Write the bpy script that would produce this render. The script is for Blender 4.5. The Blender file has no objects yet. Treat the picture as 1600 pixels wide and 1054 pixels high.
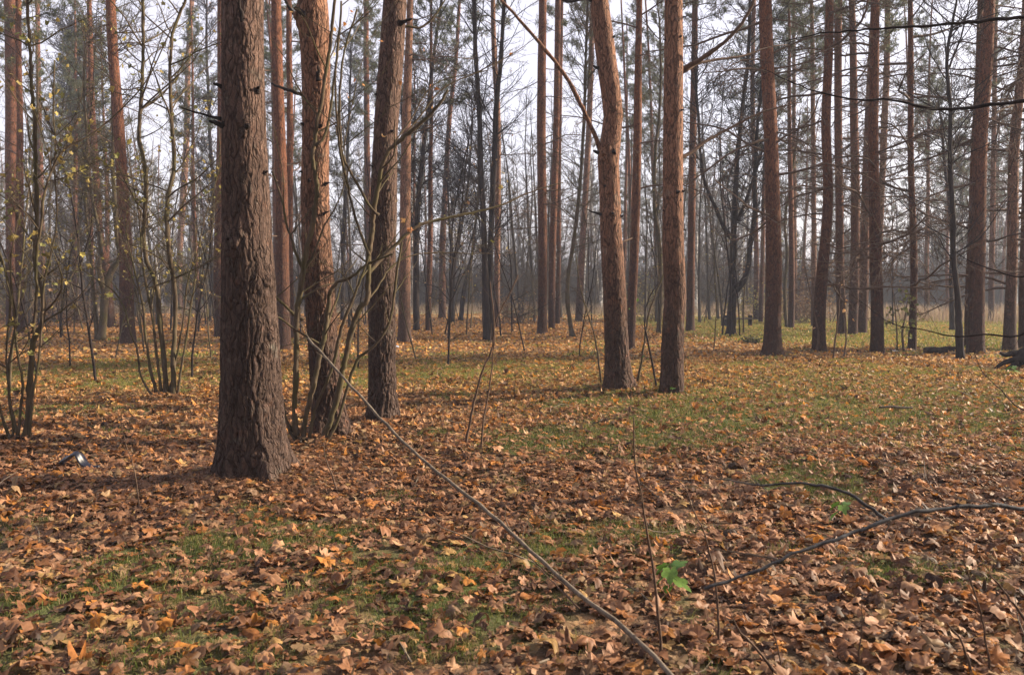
import bpy, math, random
import numpy as np
from mathutils import Vector
rng = np.random.default_rng(11)
random.seed(5)
col = bpy.context.scene.collection
scene = bpy.context.scene

# ------------------------------------------------------------------ camera
F = 1244.0; CAMH = 1.6
PITCH = -math.atan(65/1244)
cp, sp = math.cos(PITCH), math.sin(PITCH)
def ray(x, y):
    a, b = (x-800)/F, (527-y)/F
    return np.array([a, cp - b*sp, sp + b*cp])
def at(x, y, D):
    r = ray(x, y); t = D/r[1]
    return np.array([r[0]*t, D, CAMH + r[2]*t])
def gd(y):                                   # distance (world Y) of the ground seen at picture row y
    r = ray(800, y); return r[1]*CAMH/(-r[2])
def gp(x, y):
    r = ray(x, y); t = CAMH/(-r[2]); return np.array([r[0]*t, r[1]*t, 0.0])
cam = bpy.data.cameras.new('camera'); camo = bpy.data.objects.new('camera', cam); col.objects.link(camo)
cam.sensor_width = 36; cam.lens = 36*F/1600; cam.clip_end = 3000; cam.clip_start = .05
camo.location = (0, 0, CAMH); camo.rotation_euler = (math.pi/2+PITCH, 0, 0)
cam.dof.use_dof = True; cam.dof.focus_distance = 10; cam.dof.aperture_fstop = 5.0
scene.camera = camo

# ------------------------------------------------------------------ numpy noise
def h3(i, j, k, s):
    n = (i.astype(np.int64)*73856093) ^ (j.astype(np.int64)*19349663) ^ (k.astype(np.int64)*83492791) ^ (s*2654435761 & 0xffffffff)
    n = (n ^ (n >> 13)) * 1274126177 & 0xffffffff
    n = (n ^ (n >> 15)) * 2246822519 & 0xffffffff
    return ((n ^ (n >> 16)) & 0xffffff)/float(0xffffff)
def vn(x, y, z, s=0):
    x, y, z = np.broadcast_arrays(np.asarray(x, float), np.asarray(y, float), np.asarray(z, float))
    i, j, k = np.floor(x), np.floor(y), np.floor(z)
    f, g, h = x-i, y-j, z-k
    f, g, h = f*f*(3-2*f), g*g*(3-2*g), h*h*(3-2*h)
    i, j, k = i.astype(int), j.astype(int), k.astype(int)
    r = 0
    for a in (0, 1):
        for b in (0, 1):
            for c in (0, 1):
                r = r + h3(i+a, j+b, k+c, s)*(f if a else 1-f)*(g if b else 1-g)*(h if c else 1-h)
    return r
def fbm(x, y, z, s=0, o=3):
    r = 0; a = .5; t = 0
    for n in range(o):
        r = r + a*vn(x*2**n, y*2**n, z*2**n, s+n); t += a; a *= .5
    return r/t
def worley(u, v, pu, s):
    iu, iv = np.floor(u).astype(int), np.floor(v).astype(int)
    F1 = np.full(u.shape, 9.); F2 = np.full(u.shape, 9.); cell = np.zeros(u.shape)
    for a in (-1, 0, 1):
        for b in (-1, 0, 1):
            cu = (iu+a) % pu; cv = iv+b; z0 = np.zeros_like(cv)
            px = iu+a+h3(cu, cv, z0, s); py = iv+b+h3(cu, cv, z0+1, s)
            d = np.hypot(px-u, py-v); r = h3(cu, cv, z0+2, s)
            n1 = d < F1
            F2 = np.where(n1, F1, np.minimum(F2, d)); cell = np.where(n1, r, cell); F1 = np.where(n1, d, F1)
    return F1, F2, cell
def sstep(a, b, x):
    t = np.clip((x-a)/(b-a), 0, 1); return t*t*(3-2*t)

# ------------------------------------------------------------------ mesh building
class MB:
    def __init__(s): s.v = []; s.t = []; s.q = []; s.c = []; s.n = 0; s.hascol = False
    def add(s, v, t=None, q=None, c=None):
        v = np.asarray(v, float).reshape(-1, 3)
        if t is not None and len(t): s.t.append(np.asarray(t).reshape(-1, 3)+s.n)
        if q is not None and len(q): s.q.append(np.asarray(q).reshape(-1, 4)+s.n)
        s.v.append(v)
        if c is None: c = np.tile([.5, .5, .5], (len(v), 1))
        else: s.hascol = True
        s.c.append(np.asarray(c, float).reshape(-1, 3)); s.n += len(v)
    def tube(s, P, R, k=6, cap=True, c=None):
        P = np.asarray(P, float); R = np.asarray(R, float); n = len(P)
        T = np.gradient(P, axis=0); T /= np.linalg.norm(T, axis=1)[:, None]+1e-9
        m = T.mean(0); ref = np.array([0, 0, 1.]) if abs(m[2]) < .75*np.linalg.norm(m) else np.array([0, 1., 0])
        A = np.cross(T, ref); A /= np.linalg.norm(A, axis=1)[:, None]+1e-9; B = np.cross(T, A)
        th = np.arange(k)*2*math.pi/k
        V = P[:, None]+R[:, None, None]*(np.cos(th)[None, :, None]*A[:, None]+np.sin(th)[None, :, None]*B[:, None])
        i = np.arange(n-1)[:, None]*k; j = np.arange(k)[None]; j2 = (j+1) % k
        q = np.stack([i+j, i+k+j, i+k+j2, i+j2], -1).reshape(-1, 4)
        V = V.reshape(-1, 3); t = None
        if cap:
            V = np.vstack([V, P[-1]+T[-1]*R[-1]*.4, P[0]])
            a = np.arange(k); b = (a+1) % k
            t = np.vstack([np.stack([(n-1)*k+b, (n-1)*k+a, np.full(k, n*k)], -1), np.stack([a, b, np.full(k, n*k+1)], -1)])
        s.add(V, t, q, None if c is None else np.tile(c, (len(V), 1)))
    def mesh(s, name, mat, smooth=True, origin=(0, 0, 0)):
        v = np.vstack(s.v)-np.asarray(origin, float)
        t = np.vstack(s.t) if s.t else np.zeros((0, 3), int); q = np.vstack(s.q) if s.q else np.zeros((0, 4), int)
        me = bpy.data.meshes.new(name)
        me.vertices.add(len(v)); me.vertices.foreach_set('co', v.astype(np.float32).ravel())
        nl = len(t)*3+len(q)*4; me.loops.add(nl); me.polygons.add(len(t)+len(q))
        me.loops.foreach_set('vertex_index', np.concatenate([t.ravel(), q.ravel()]).astype(np.int32))
        ls = np.concatenate([np.arange(len(t))*3, len(t)*3+np.arange(len(q))*4]).astype(np.int32)
        me.polygons.foreach_set('loop_start', ls)
        me.polygons.foreach_set('use_smooth', np.full(len(ls), smooth))
        me.update(calc_edges=True)
        if s.hascol:
            a = me.color_attributes.new('Col', 'FLOAT_COLOR', 'POINT')
            c = np.hstack([np.vstack(s.c), np.ones((len(v), 1))]).astype(np.float32); a.data.foreach_set('color', c.ravel())
        me.materials.append(mat)
        return me
def link(name, me, parent=None, loc=None):
    o = bpy.data.objects.new(name, me); col.objects.link(o)
    if parent is not None: o.parent = parent
    if loc is not None: o.location = loc
    return o
def empty(name, loc, label, cat, group=None):
    o = bpy.data.objects.new(name, None); col.objects.link(o); o.location = loc; o.empty_display_size = .2
    o['label'] = label; o['category'] = cat
    if group: o['group'] = group
    return o
def smooth_poly(P, n):
    P = np.asarray(P, float)
    if len(P) < 3:
        t = np.linspace(0, 1, n)[:, None]; return P[0]+(P[-1]-P[0])*t
    Q = np.vstack([2*P[0]-P[1], P, 2*P[-1]-P[-2]])
    d = np.concatenate([[0], np.cumsum(np.linalg.norm(np.diff(P[:, :3], axis=0), axis=1))])
    s = np.linspace(0, d[-1], n); k = np.clip(np.searchsorted(d, s, 'right')-1, 0, len(P)-2)
    f = ((s-d[k])/(d[k+1]-d[k]+1e-9))[:, None]
    a, b, c, e = Q[k], Q[k+1], Q[k+2], Q[k+3]
    return .5*((2*b)+(-a+c)*f+(2*a-5*b+4*c-e)*f*f+(-a+3*b-3*c+e)*f**3)

# ------------------------------------------------------------------ materials
class NT:
    def __init__(s, name):
        m = bpy.data.materials.new(name); m.use_nodes = True; s.m = m; s.t = m.node_tree; s.t.nodes.clear()
        s.out = s.n('ShaderNodeOutputMaterial')
    def n(s, typ, **k):
        nd = s.t.nodes.new(typ)
        for a, b in k.items(): setattr(nd, a, b)
        return nd
    def l(s, a, b): s.t.links.new(a, b)
    def val(s, sock, v):
        if hasattr(v, 'bl_idname') or hasattr(v, 'is_linked'): s.l(v, sock)
        else: sock.default_value = v
    def noise(s, vec, scale, detail=3, rough=.6):
        nd = s.n('ShaderNodeTexNoise'); s.l(vec, nd.inputs['Vector']); nd.inputs['Scale'].default_value = scale
        nd.inputs['Detail'].default_value = detail; nd.inputs['Roughness'].default_value = rough; return nd.outputs['Fac']
    def voro(s, vec, scale, feat='F1', out='Distance'):
        nd = s.n('ShaderNodeTexVoronoi', feature=feat); s.l(vec, nd.inputs['Vector']); nd.inputs['Scale'].default_value = scale
        return nd.outputs[out]
    def mapr(s, v, a, b, c=0., d=1.):
        nd = s.n('ShaderNodeMapRange'); s.l(v, nd.inputs[0])
        for i, x in enumerate((a, b, c, d)): nd.inputs[i+1].default_value = x
        return nd.outputs[0]
    def mix(s, f, a, b, mode='MIX'):
        nd = s.n('ShaderNodeMix', data_type='RGBA', blend_type=mode)
        s.val(nd.inputs[0], f)
        for sock, v in ((nd.inputs[6], a), (nd.inputs[7], b)):
            if isinstance(v, tuple): sock.default_value = (*v, 1) if len(v) == 3 else v
            else: s.l(v, sock)
        return nd.outputs[2]
    def scaled(s, vec, sc):
        nd = s.n('ShaderNodeMapping'); s.l(vec, nd.inputs[0]); nd.inputs['Scale'].default_value = sc; return nd.outputs[0]
    def ramp(s, v, stops):
        nd = s.n('ShaderNodeValToRGB'); s.l(v, nd.inputs[0]); e = nd.color_ramp.elements
        while len(e) < len(stops): e.new(.5)
        for i, (p, c) in enumerate(stops): e[i].position = p; e[i].color = (*c, 1)
        return nd.outputs[0]
    def bump(s, hgt, strength, dist, prev=None):
        nd = s.n('ShaderNodeBump'); nd.inputs['Strength'].default_value = strength; nd.inputs['Distance'].default_value = dist
        s.l(hgt, nd.inputs['Height'])
        if prev is not None: s.l(prev, nd.inputs['Normal'])
        return nd.outputs[0]
    def principled(s, colr, rough=.9, normal=None, spec=.2):
        p = s.n('ShaderNodeBsdfPrincipled')
        if isinstance(colr, tuple): p.inputs['Base Color'].default_value = (*colr, 1)
        else: s.l(colr, p.inputs['Base Color'])
        p.inputs['Roughness'].default_value = rough; p.inputs['Specular IOR Level'].default_value = spec
        if normal is not None: s.l(normal, p.inputs['Normal'])
        s.l(p.outputs[0], s.out.inputs[0]); return p
def pine_bark(name, low, high, z0, z1, crack=(.05, .03, .024), bumpd=.012):
    s = NT(name); g = s.n('ShaderNodeTexCoord'); oc = g.outputs['Object']
    sep = s.n('ShaderNodeSeparateXYZ'); s.l(oc, sep.inputs[0])
    dn = s.n('ShaderNodeTexNoise'); s.l(oc, dn.inputs['Vector']); dn.inputs['Scale'].default_value = 6
    vm = s.n('ShaderNodeVectorMath', operation='SCALE'); s.l(dn.outputs['Color'], vm.inputs[0]); vm.inputs['Scale'].default_value = .11
    va = s.n('ShaderNodeVectorMath', operation='ADD'); s.l(oc, va.inputs[0]); s.l(vm.outputs[0], va.inputs[1])
    v1 = s.scaled(va.outputs[0], (1, 1, .13)); v2 = s.scaled(va.outputs[0], (1, 1, .24))
    d = s.voro(v1, 22, 'DISTANCE_TO_EDGE'); cr = s.mapr(d, .0, .13)
    d2 = s.voro(v2, 55, 'DISTANCE_TO_EDGE'); cr2 = s.mapr(d2, .0, .12)
    cc = s.voro(v2, 38, 'F1', 'Color')
    sc = s.n('ShaderNodeSeparateColor'); s.l(cc, sc.inputs[0])
    zn = s.noise(oc, 1.6, 3)
    za = s.n('ShaderNodeMath', operation='MULTIPLY_ADD'); s.l(zn, za.inputs[0]); za.inputs[1].default_value = 3.; s.l(sep.outputs[2], za.inputs[2])
    hf = s.mapr(za.outputs[0], z0+1.5, z1+1.5)
    base = s.mix(hf, low, high)
    grey = s.mix(s.mapr(sc.outputs[0], .0, 1), (.72, .68, .68), (1.22, 1.16, 1.12)); base = s.mix(1., base, grey, 'MULTIPLY')
    base = s.mix(s.mapr(s.noise(oc, 9, 4), .56, .72, 0, .55), base, (high[0]*.95, high[1]*.72, high[2]*.6))
    base = s.mix(s.mapr(s.noise(oc, 5, 4), .6, .75, 0, .5), base, (.2, .2, .165))
    base = s.mix(s.mapr(cr2, 0, 1, .55, 0), base, crack)
    base = s.mix(s.mapr(cr, 0, 1, .85, 0), base, crack)
    hm = s.n('ShaderNodeMath', operation='MULTIPLY_ADD'); s.l(cr2, hm.inputs[0]); hm.inputs[1].default_value = .3; s.l(cr, hm.inputs[2])
    h2 = s.n('ShaderNodeMath', operation='MULTIPLY_ADD'); s.l(sc.outputs[1], h2.inputs[0]); h2.inputs[1].default_value = .35; s.l(hm.outputs[0], h2.inputs[2])
    b = s.bump(h2.outputs[0], .9, bumpd); b = s.bump(s.noise(v2, 90, 3), .6, .004, b)
    s.principled(base, .9, b, .15); return s.m
def plain_bark(name, a, b_, moss=None, scale=14, bd=.008, horizontal=False):
    s = NT(name); g = s.n('ShaderNodeTexCoord'); oc = g.outputs['Object']
    v = s.scaled(oc, (1, 1, .25) if not horizontal else (.3, .3, 1.6))
    n = s.noise(v, scale, 5, .7)
    c = s.mix(s.mapr(n, .35, .68), a, b_)
    if moss: c = s.mix(s.mapr(s.noise(oc, 3, 3), .45, .62, 0, .8), c, moss)
    s.principled(c, .85, s.bump(n, .8, bd), .08); return s.m
def leafmat(name, tr=.35, gloss=.25):
    s = NT(name); a = s.n('ShaderNodeAttribute', attribute_name='Col')
    oc = s.n('ShaderNodeTexCoord').outputs['Object']
    k = s.mix(s.mapr(s.noise(oc, 45, 3), .3, .7), (.72, .68, .62), (1.2, 1.2, 1.2))
    c = s.mix(1., a.outputs['Color'], k, 'MULTIPLY')
    p = s.principled(c, .6, None, gloss)
    t = s.n('ShaderNodeBsdfTranslucent'); s.l(c, t.inputs[0])
    m = s.n('ShaderNodeMixShader'); m.inputs[0].default_value = tr
    s.l(p.outputs[0], m.inputs[1]); s.l(t.outputs[0], m.inputs[2]); s.l(m.outputs[0], s.out.inputs[0]); return s.m
M = {}
M['greybark'] = pine_bark('grey_pine_bark', (.074, .052, .043), (.14, .092, .074), 1.8, 4.2, crack=(.028, .017, .013), bumpd=.014)  # furrow brown set darker still, putting deeper shadow into the crack colour
M['rosebark'] = pine_bark('rosy_pine_bark', (.080, .052, .041), (.25, .138, .090), 1.0, 3.4, crack=(.03, .018, .014))
M['redbark'] = pine_bark('red_pine_bark', (.058, .034, .026), (.19, .082, .045), .8, 6.0, crack=(.03, .014, .01))
M['darkbark'] = plain_bark('dark_bark', (.012, .009, .009), (.04, .03, .027))  # near-black bark mottled with a little brown
M['mossbark'] = plain_bark('mossy_smooth_bark', (.045, .034, .024), (.115, .085, .056), (.07, .062, .028), 20, .004)
M['greytwig'] = plain_bark('grey_twig_bark', (.075, .06, .048), (.19, .155, .12), None, 25, .002)
M['browntwig'] = plain_bark('brown_twig_bark', (.055, .036, .027), (.14, .092, .066), None, 25, .002)
M['birch'] = plain_bark('birch_bark', (.12, .11, .1), (.78, .76, .72), None, 2.2, .004, True)
M['slate'] = plain_bark('slate_grey_bark', (.035, .035, .038), (.10, .10, .105), None, 25, .003)
M['farbark'] = plain_bark('distant_grey_bark', (.04, .034, .028), (.095, .08, .064), None, 8, .01)
M['leaf'] = leafmat('dry_leaf', .3, .3)
M['green'] = leafmat('green_blade', .35, .3)
M['needle'] = leafmat('pine_needle', .3, .3)
def ground_material():
    s = NT('forest_floor'); g = s.n('ShaderNodeNewGeometry'); P = g.outputs['Position']
    sep = s.n('ShaderNodeSeparateXYZ'); s.l(P, sep.inputs[0])
    flat = s.scaled(P, (1, 1, 0))
    cc = s.n('ShaderNodeSeparateColor'); s.l(s.voro(flat, 16, 'F1', 'Color'), cc.inputs[0])
    litter = s.ramp(cc.outputs[0], [(0, (.05, .028, .018)), (.35, (.12, .065, .035)), (.65, (.20, .115, .065)), (.85, (.30, .17, .09)), (1, (.34, .22, .13))])
    soil = s.mix(s.noise(flat, 40, 5, .75), (.028, .019, .013), (.12, .075, .05))
    near = s.mix(s.mapr(s.noise(flat, 5, 4), .42, .6), soil, litter)
    near = s.mix(s.mapr(s.noise(flat, 1.3, 4), .52, .68, 0, .6), near, (.06, .075, .025))
    ga = s.n('ShaderNodeAttribute', attribute_name='Col'); near = s.mix(s.mapr(ga.outputs['Fac'], .12, .6, 0, .9), near, s.mix(s.noise(flat, 60, 4), (.035, .055, .016), (.11, .13, .045)))
    field = s.mix(s.mapr(s.noise(flat, .25, 4), .4, .6), (.19, .20, .075), (.30, .245, .13))
    yy = s.n('ShaderNodeMath', operation='MULTIPLY_ADD'); s.l(sep.outputs[0], yy.inputs[0]); yy.inputs[1].default_value = 1.1; s.l(sep.outputs[1], yy.inputs[2])
    ym = s.mapr(yy.outputs[0], 52, 62)
    c = s.mix(ym, near, field)
    h = s.noise(flat, 30, 4)
    s.principled(c, .95, s.bump(h, .8, .03), .1); return s.m

# ------------------------------------------------------------------ light, sky, haze
SUN_AZ = math.radians(77); SUN_EL = math.radians(25)        # azimuth clockwise from the view direction (+Y)
w = bpy.data.worlds.new('World'); scene.world = w; w.use_nodes = True
nt = w.node_tree; bg = nt.nodes['Background']; sky = nt.nodes.new('ShaderNodeTexSky'); sky.sky_type = 'NISHITA'
sky.sun_disc = False; sky.sun_elevation = SUN_EL; sky.sun_rotation = SUN_AZ; sky.air_density = 1.0; sky.dust_density = 3.0; sky.ozone_density = .6
mxs = nt.nodes.new('ShaderNodeMix'); mxs.data_type = 'RGBA'; mxs.inputs[0].default_value = .55; mxs.inputs[7].default_value = (6.9, 6.3, 6.9, 1)
nt.links.new(sky.outputs[0], mxs.inputs[6]); nt.links.new(mxs.outputs[2], bg.inputs[0]); bg.inputs[1].default_value = .075      # thin high cloud veils the blue
sd = bpy.data.lights.new('sun', 'SUN'); sd.energy = 5.0; sd.angle = math.radians(.8); sd.color = (1, .84, .64)
so = bpy.data.objects.new('sun', sd); col.objects.link(so)
sv = Vector((math.sin(SUN_AZ)*math.cos(SUN_EL), math.cos(SUN_AZ)*math.cos(SUN_EL), math.sin(SUN_EL)))
so.rotation_euler = sv.to_track_quat('Z', 'Y').to_euler(); so.location = (30, 10, 40)
scene.view_settings.view_transform = 'Standard'; scene.view_settings.look = 'None'; scene.view_settings.exposure = 1.52; scene.view_settings.gamma = 1
scene.cycles.volume_bounces = 1; scene.cycles.max_bounces = 6; scene.cycles.diffuse_bounces = 3; scene.cycles.transmission_bounces = 4; scene.cycles.transparent_max_bounces = 8
HAZE = .0010
def haze():
    x0, x1, y0, y1, z0, z1 = -240, 240, -60, 330, -1.6, 32
    v = [(x, y, z) for z in (z0, z1) for y in (y0, y1) for x in (x0, x1)]
    q = [(0, 2, 3, 1), (4, 5, 7, 6), (0, 1, 5, 4), (2, 6, 7, 3), (0, 4, 6, 2), (1, 3, 7, 5)]
    s = NT('haze_air'); p = s.n('ShaderNodeVolumePrincipled'); p.inputs['Color'].default_value = (.72, .80, 1, 1)
    p.inputs['Density'].default_value = HAZE; p.inputs['Anisotropy'].default_value = 0.; s.l(p.outputs[0], s.out.inputs['Volume'])
    b = MB(); b.add(v, None, q); o = link('haze', b.mesh('haze', s.m, False)); o['kind'] = 'stuff'
    o['label'] = 'thin bluish morning haze filling the pine wood'
haze()

# ------------------------------------------------------------------ ground
HUMP = [(gp(a, b_)[0], gp(a, b_)[1], r, h) for a, b_, r, h in [(398, 742, .62, .09), (517, 680, .5, .08), (597, 654, .42, .06), (968, 608, .5, .08), (1049, 614, .42, .06), (1207, 553, .6, .08), (262, 625, .4, .06), (38, 704, .5, .07), (490, 697, .4, .05), (1280, 549, .5, .06), (1371, 548, .4, .05), (1524, 551, .6, .06), (846, 522, .6, .06)]]
def gh(x, y):
    x = np.asarray(x, float); y = np.asarray(y, float)
    z = (fbm(x*.35, y*.35, 0, 3, 3)-.5)*.17*np.clip(y/6, .3, 1)+(fbm(x*2.2, y*2.2, 0, 7, 2)-.5)*.05
    for a, b_, r, h in HUMP: z = z+h*np.exp(-((x-a)**2+(y-b_)**2)/(r*r))
    return z
# trees' base positions known early so the litter can react
# ------------------------------------------------------------------ litter and grass masks (metres)
gpatch = []
for px, py, rx, ry, s_ in [(340, 850, .35, .3, 1), (200, 890, .4, .3, .8), (470, 835, .35, .3, 1), (700, 880, .6, .3, .9), (560, 935, .8, .25, 1), (400, 1010, .7, .2, .9),
        (900, 840, .5, .4, .9), (20, 930, .2, .35, 1), (780, 1010, .4, .15, .8), (1000, 690, 1.1, .7, 1), (1075, 690, .4, .5, .9), (1200, 640, 2.4, 2, 1), (1350, 640, 2.2, 2, 1),
        (1440, 610, 2, 2, .8), (1100, 615, 2, 2, .8), (1300, 585, 3, 3, .6), (650, 570, 2.5, 2.5, .6), (740, 585, 2, 2, .7), (130, 580, 1.6, 2, .9), (210, 590, 1.5, 2, .9), (300, 575, 1.5, 2, .8),
        (1260, 750, .5, .4, .8), (140, 645, .8, .5, .6), (560, 870, .4, .25, .6), (90, 1030, .5, .2, .7), (620, 580, 2, 2, .6), (1500, 640, 2, 1.2, .5), (1240, 530, 2.5, 4, .7), (1150, 670, 1.2, .7, .7), (860, 575, 2.5, 2, .5)]:
    p = gp(px, py); gpatch.append((p[0], p[1], rx*1.25, ry*1.2, s_))
def grassm(x, y):
    r = np.zeros_like(x)
    for a, b, rx, ry, s_ in gpatch: r = np.maximum(r, s_*np.exp(-((x-a)/rx)**2-((y-b)/ry)**2))
    n = fbm(x*1.1, y*1.1, 0, 21, 3)
    r = r*np.where(y < 8, np.clip(fbm(x*3.5, y*3.5, 0, 33, 3)*3.4-.95, 0, 1.25), np.clip(.45+1.3*fbm(x*2, y*2, 0, 33, 3)-.1, 0, 1.2))+np.clip((n-.56)*4, 0, .7)*(y < 30)
    fld = sstep(24, 30, y+np.clip(x-9, -99, 8)*.9)*sstep(5, 9, x)       # the mown field opening out at the right
    return np.clip(np.maximum(r, fld*.95), 0, 1)
def build_ground():
    a = np.sinh(np.linspace(-1, 1, 420)*5.2)/math.sinh(5.2)*235
    t = np.linspace(0, 1, 460); b = -55+np.where(t < .12, t/.12*55, 0)+np.where(t >= .12, np.expm1((t-.12)/.88*4.3)/math.expm1(4.3)*380*.94, 0)
    X, Y = np.meshgrid(a, b); Z = gh(X, Y)
    n, m = X.shape; i = np.arange(n-1)[:, None]*m; j = np.arange(m-1)[None]
    q = np.stack([i+j, i+j+1, i+m+j+1, i+m+j], -1).reshape(-1, 4)
    gm = grassm(X, Y).reshape(-1, 1).repeat(3, 1); B = MB(); B.add(np.stack([X, Y, Z], -1).reshape(-1, 3), None, q, gm)
    print('ground y', b.min(), b.max())
    o = link('ground', B.mesh('ground', ground_material())); o['kind'] = 'structure'; o['label'] = 'forest floor of dark soil and old leaf litter'
build_ground()

bare = []
for px, py, rx, ry in [(1150, 752, .9, .25), (1060, 790, .5, .2), (780, 960, .3, .1), (560, 860, .25, .08), (1100, 830, .4, .12), (1230, 760, .5, .12)]:
    p = gp(px, py); bare.append((p[0], p[1], rx, ry))
TREEB = []
def barem(x, y):
    r = np.zeros_like(x)
    for a, b, rx, ry in bare: r = np.maximum(r, .9*np.exp(-((x-a)/rx)**2-((y-b)/ry)**2))
    return r
LEAFC = np.array([1.07, .95, .76])*.82*np.array([[.36, .205, .135], [.30, .16, .10], [.42, .25, .17], [.20, .095, .05], [.40, .185, .07], [.46, .22, .06], [.28, .17, .12], [.44, .31, .15], [.13, .065, .04], [.33, .24, .16], [.24, .17, .13], [.45, .29, .20]])
LEAFP = np.array([.15, .12, .12, .10, .09, .06, .09, .05, .06, .06, .05, .05])
def leafcols(n, y, x=None):
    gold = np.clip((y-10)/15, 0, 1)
    k = rng.choice(len(LEAFC), n, p=LEAFP/LEAFP.sum())
    k2 = rng.choice([4, 5, 7, 11, 4, 2], n); k = np.where(rng.random(n) < gold*.42, k2, k)
    c = LEAFC[k]*(.7+.55*rng.random((n, 1)))
    c = c*(.70+.6*fbm(x*.7, y*.7, 0, 91, 3))[:, None]; rot = rng.random(n) < .16; c[rot] *= np.array([.34, .32, .32])
    c = c*(.82+.18*np.clip((y-5)/5, 0, 1))[:, None]; c = c*(1+np.clip((y-7)/9, 0, 1)[:, None]*np.array([.22, .30, -.04]))  # leaf colour dimmed near, lifted farther off to stand for sunlit ground
    return c
def rot_leaf(T, n, az, tilt, tz, size, pos):
    # T (n, k, 3) local -> rotate tilt about x by tilt then about z by az
    ct, st = np.cos(tilt)[:, None], np.sin(tilt)[:, None]; c2, s2 = np.cos(tz)[:, None], np.sin(tz)[:, None]; ca, sa = np.cos(az)[:, None], np.sin(az)[:, None]
    x, y, z = T[..., 0]*size[:, None], T[..., 1]*size[:, None], T[..., 2]*size[:, None]
    y, z = y*ct-z*st, y*st+z*ct
    x, z = x*c2+z*s2, -x*s2+z*c2
    x, y = x*ca-y*sa, x*sa+y*ca
    return np.stack([x, y, z], -1)+pos[:, None]
def maple():
    # outline of a five-lobed leaf, unit radius about 0.5, petiole towards -y
    tips = [(-150, .34), (-118, .42), (-97, .31), (-78, .44), (-62, .50), (-48, .43), (-35, .32), (-18, .45), (0, .54), (18, .45), (35, .32), (48, .43), (62, .50), (78, .44), (97, .31), (118, .42), (150, .34), (180, .2)]
    return np.array([(r*math.sin(math.radians(a)), r*math.cos(math.radians(a)), 0) for a, r in tips])
def scatter(B, y0, y1, dens, level):
    A = .5*(y1*y1-y0*y0)*1.30+4.0*(y1-y0); n = int(A*dens)
    u = rng.random(n); y = np.sqrt(y0*y0+u*(y1*y1-y0*y0)); x = (rng.random(n)*2-1)*(.65*y+2.0)
    g = grassm(x, y); b = barem(x, y)
    clump = fbm(x*2.6, y*2.6, 0, 55, 2)
    keep = rng.random(n) < (1-np.where(y < 8, .55, .75)*g)*(1-.8*b)*(.55+.9*clump); x, y = x[keep], y[keep]; n = len(x)
    for tx, ty, tr in TREEB:
        k = np.hypot(x-tx, y-ty) > tr*.75; x, y = x[k], y[k]
    n = len(x)
    size = np.clip(np.where(rng.random(n) < .3, rng.normal(.043, .013, n), rng.normal(.088, .022, n)), .025, .14)*(1+.25*np.clip((y-20)/25, 0, 1.2))
    pos = np.stack([x, y, gh(x, y)+rng.random(n)*.028+.006], -1)
    az = rng.random(n)*6.283; tilt = rng.normal(0, .22, n); tz = rng.normal(0, .22, n); colr = leafcols(n, y, x)
    if level == 0:
        O = maple(); k = len(O); I = O*.52
        T = np.concatenate([np.zeros((1, 3)), I, O])[None].repeat(n, 0)
        T[:, 1:] *= (1+rng.normal(0, .10, (n, 1+2*k-1, 1))); T[..., 0] *= rng.choice([.5, .8, .95, 1.1, 1.2], n)[:, None]
        curl = rng.normal(.0, .5, n)[:, None]; cy = rng.normal(-.1, .45, n)[:, None]; ph = rng.random(n)[:, None]*6.28
        ang = np.arctan2(T[..., 0], T[..., 1]); rr = np.hypot(T[..., 0], T[..., 1])
        T[..., 2] = curl*T[..., 0]**2*1.3+cy*T[..., 1]**2*1.1+.22*rr*np.sin(ang*3+ph)*rng.random(n)[:, None]+.13*rr*np.sin(ang*7+ph*2)+rng.normal(0, .018, T.shape[:2])
        T[..., 2] -= (rr > .3)*(rr-.3)*rng.normal(.2, .45, n)[:, None]
        j = np.arange(k-1); f = np.vstack([np.stack([np.zeros(k-1, int), 1+j, 2+j], -1), np.stack([1+j, 1+k+j, 2+j], -1), np.stack([2+j, 1+k+j, 2+k+j], -1)])
    elif level == 1:
        O = maple()[[1, 2, 4, 6, 8, 10, 12, 14, 15]]; k = len(O)
        T = np.concatenate([np.array([[0, -.05, 0]]), O])[None].repeat(n, 0); T[..., 0] *= (.7+.5*rng.random(n))[:, None]
        T[..., 2] = rng.normal(.5, 1., n)[:, None]*T[..., 0]**2*1.3+rng.normal(.3, .8, n)[:, None]*T[..., 1]**2+rng.normal(0, .06, T.shape[:2])
        j = np.arange(k); f = np.stack([np.zeros(k, int), 1+j, 1+(j+1) % k], -1)
    else:
        O = np.array([(-.42, -.2, 0), (-.3, .3, 0), (.08, .5, 0), (.42, .1, 0), (.2, -.4, 0)]); k = 5
        T = O[None].repeat(n, 0)+rng.normal(0, .08, (n, 5, 3)); f = np.array([(0, 2, 1), (0, 4, 2), (4, 3, 2)])
        tilt = rng.normal(.25, .4, n)
    V = rot_leaf(T, n, az, tilt, tz, size, pos); nv = V.shape[1]
    zmin = V[..., 2].min(1)-gh(x, y); V[..., 2] -= np.clip(zmin, None, 0)[:, None]*.8
    Fc = (f[None]+(np.arange(n)*nv)[:, None, None]).reshape(-1, 3)
    C = colr[:, None].repeat(nv, 1)
    if level == 0:
        rim = .88+.24*rng.random((n, nv, 1)); C = C*rim
    B.add(V.reshape(-1, 3), Fc, None, C.reshape(-1, 3))
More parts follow.
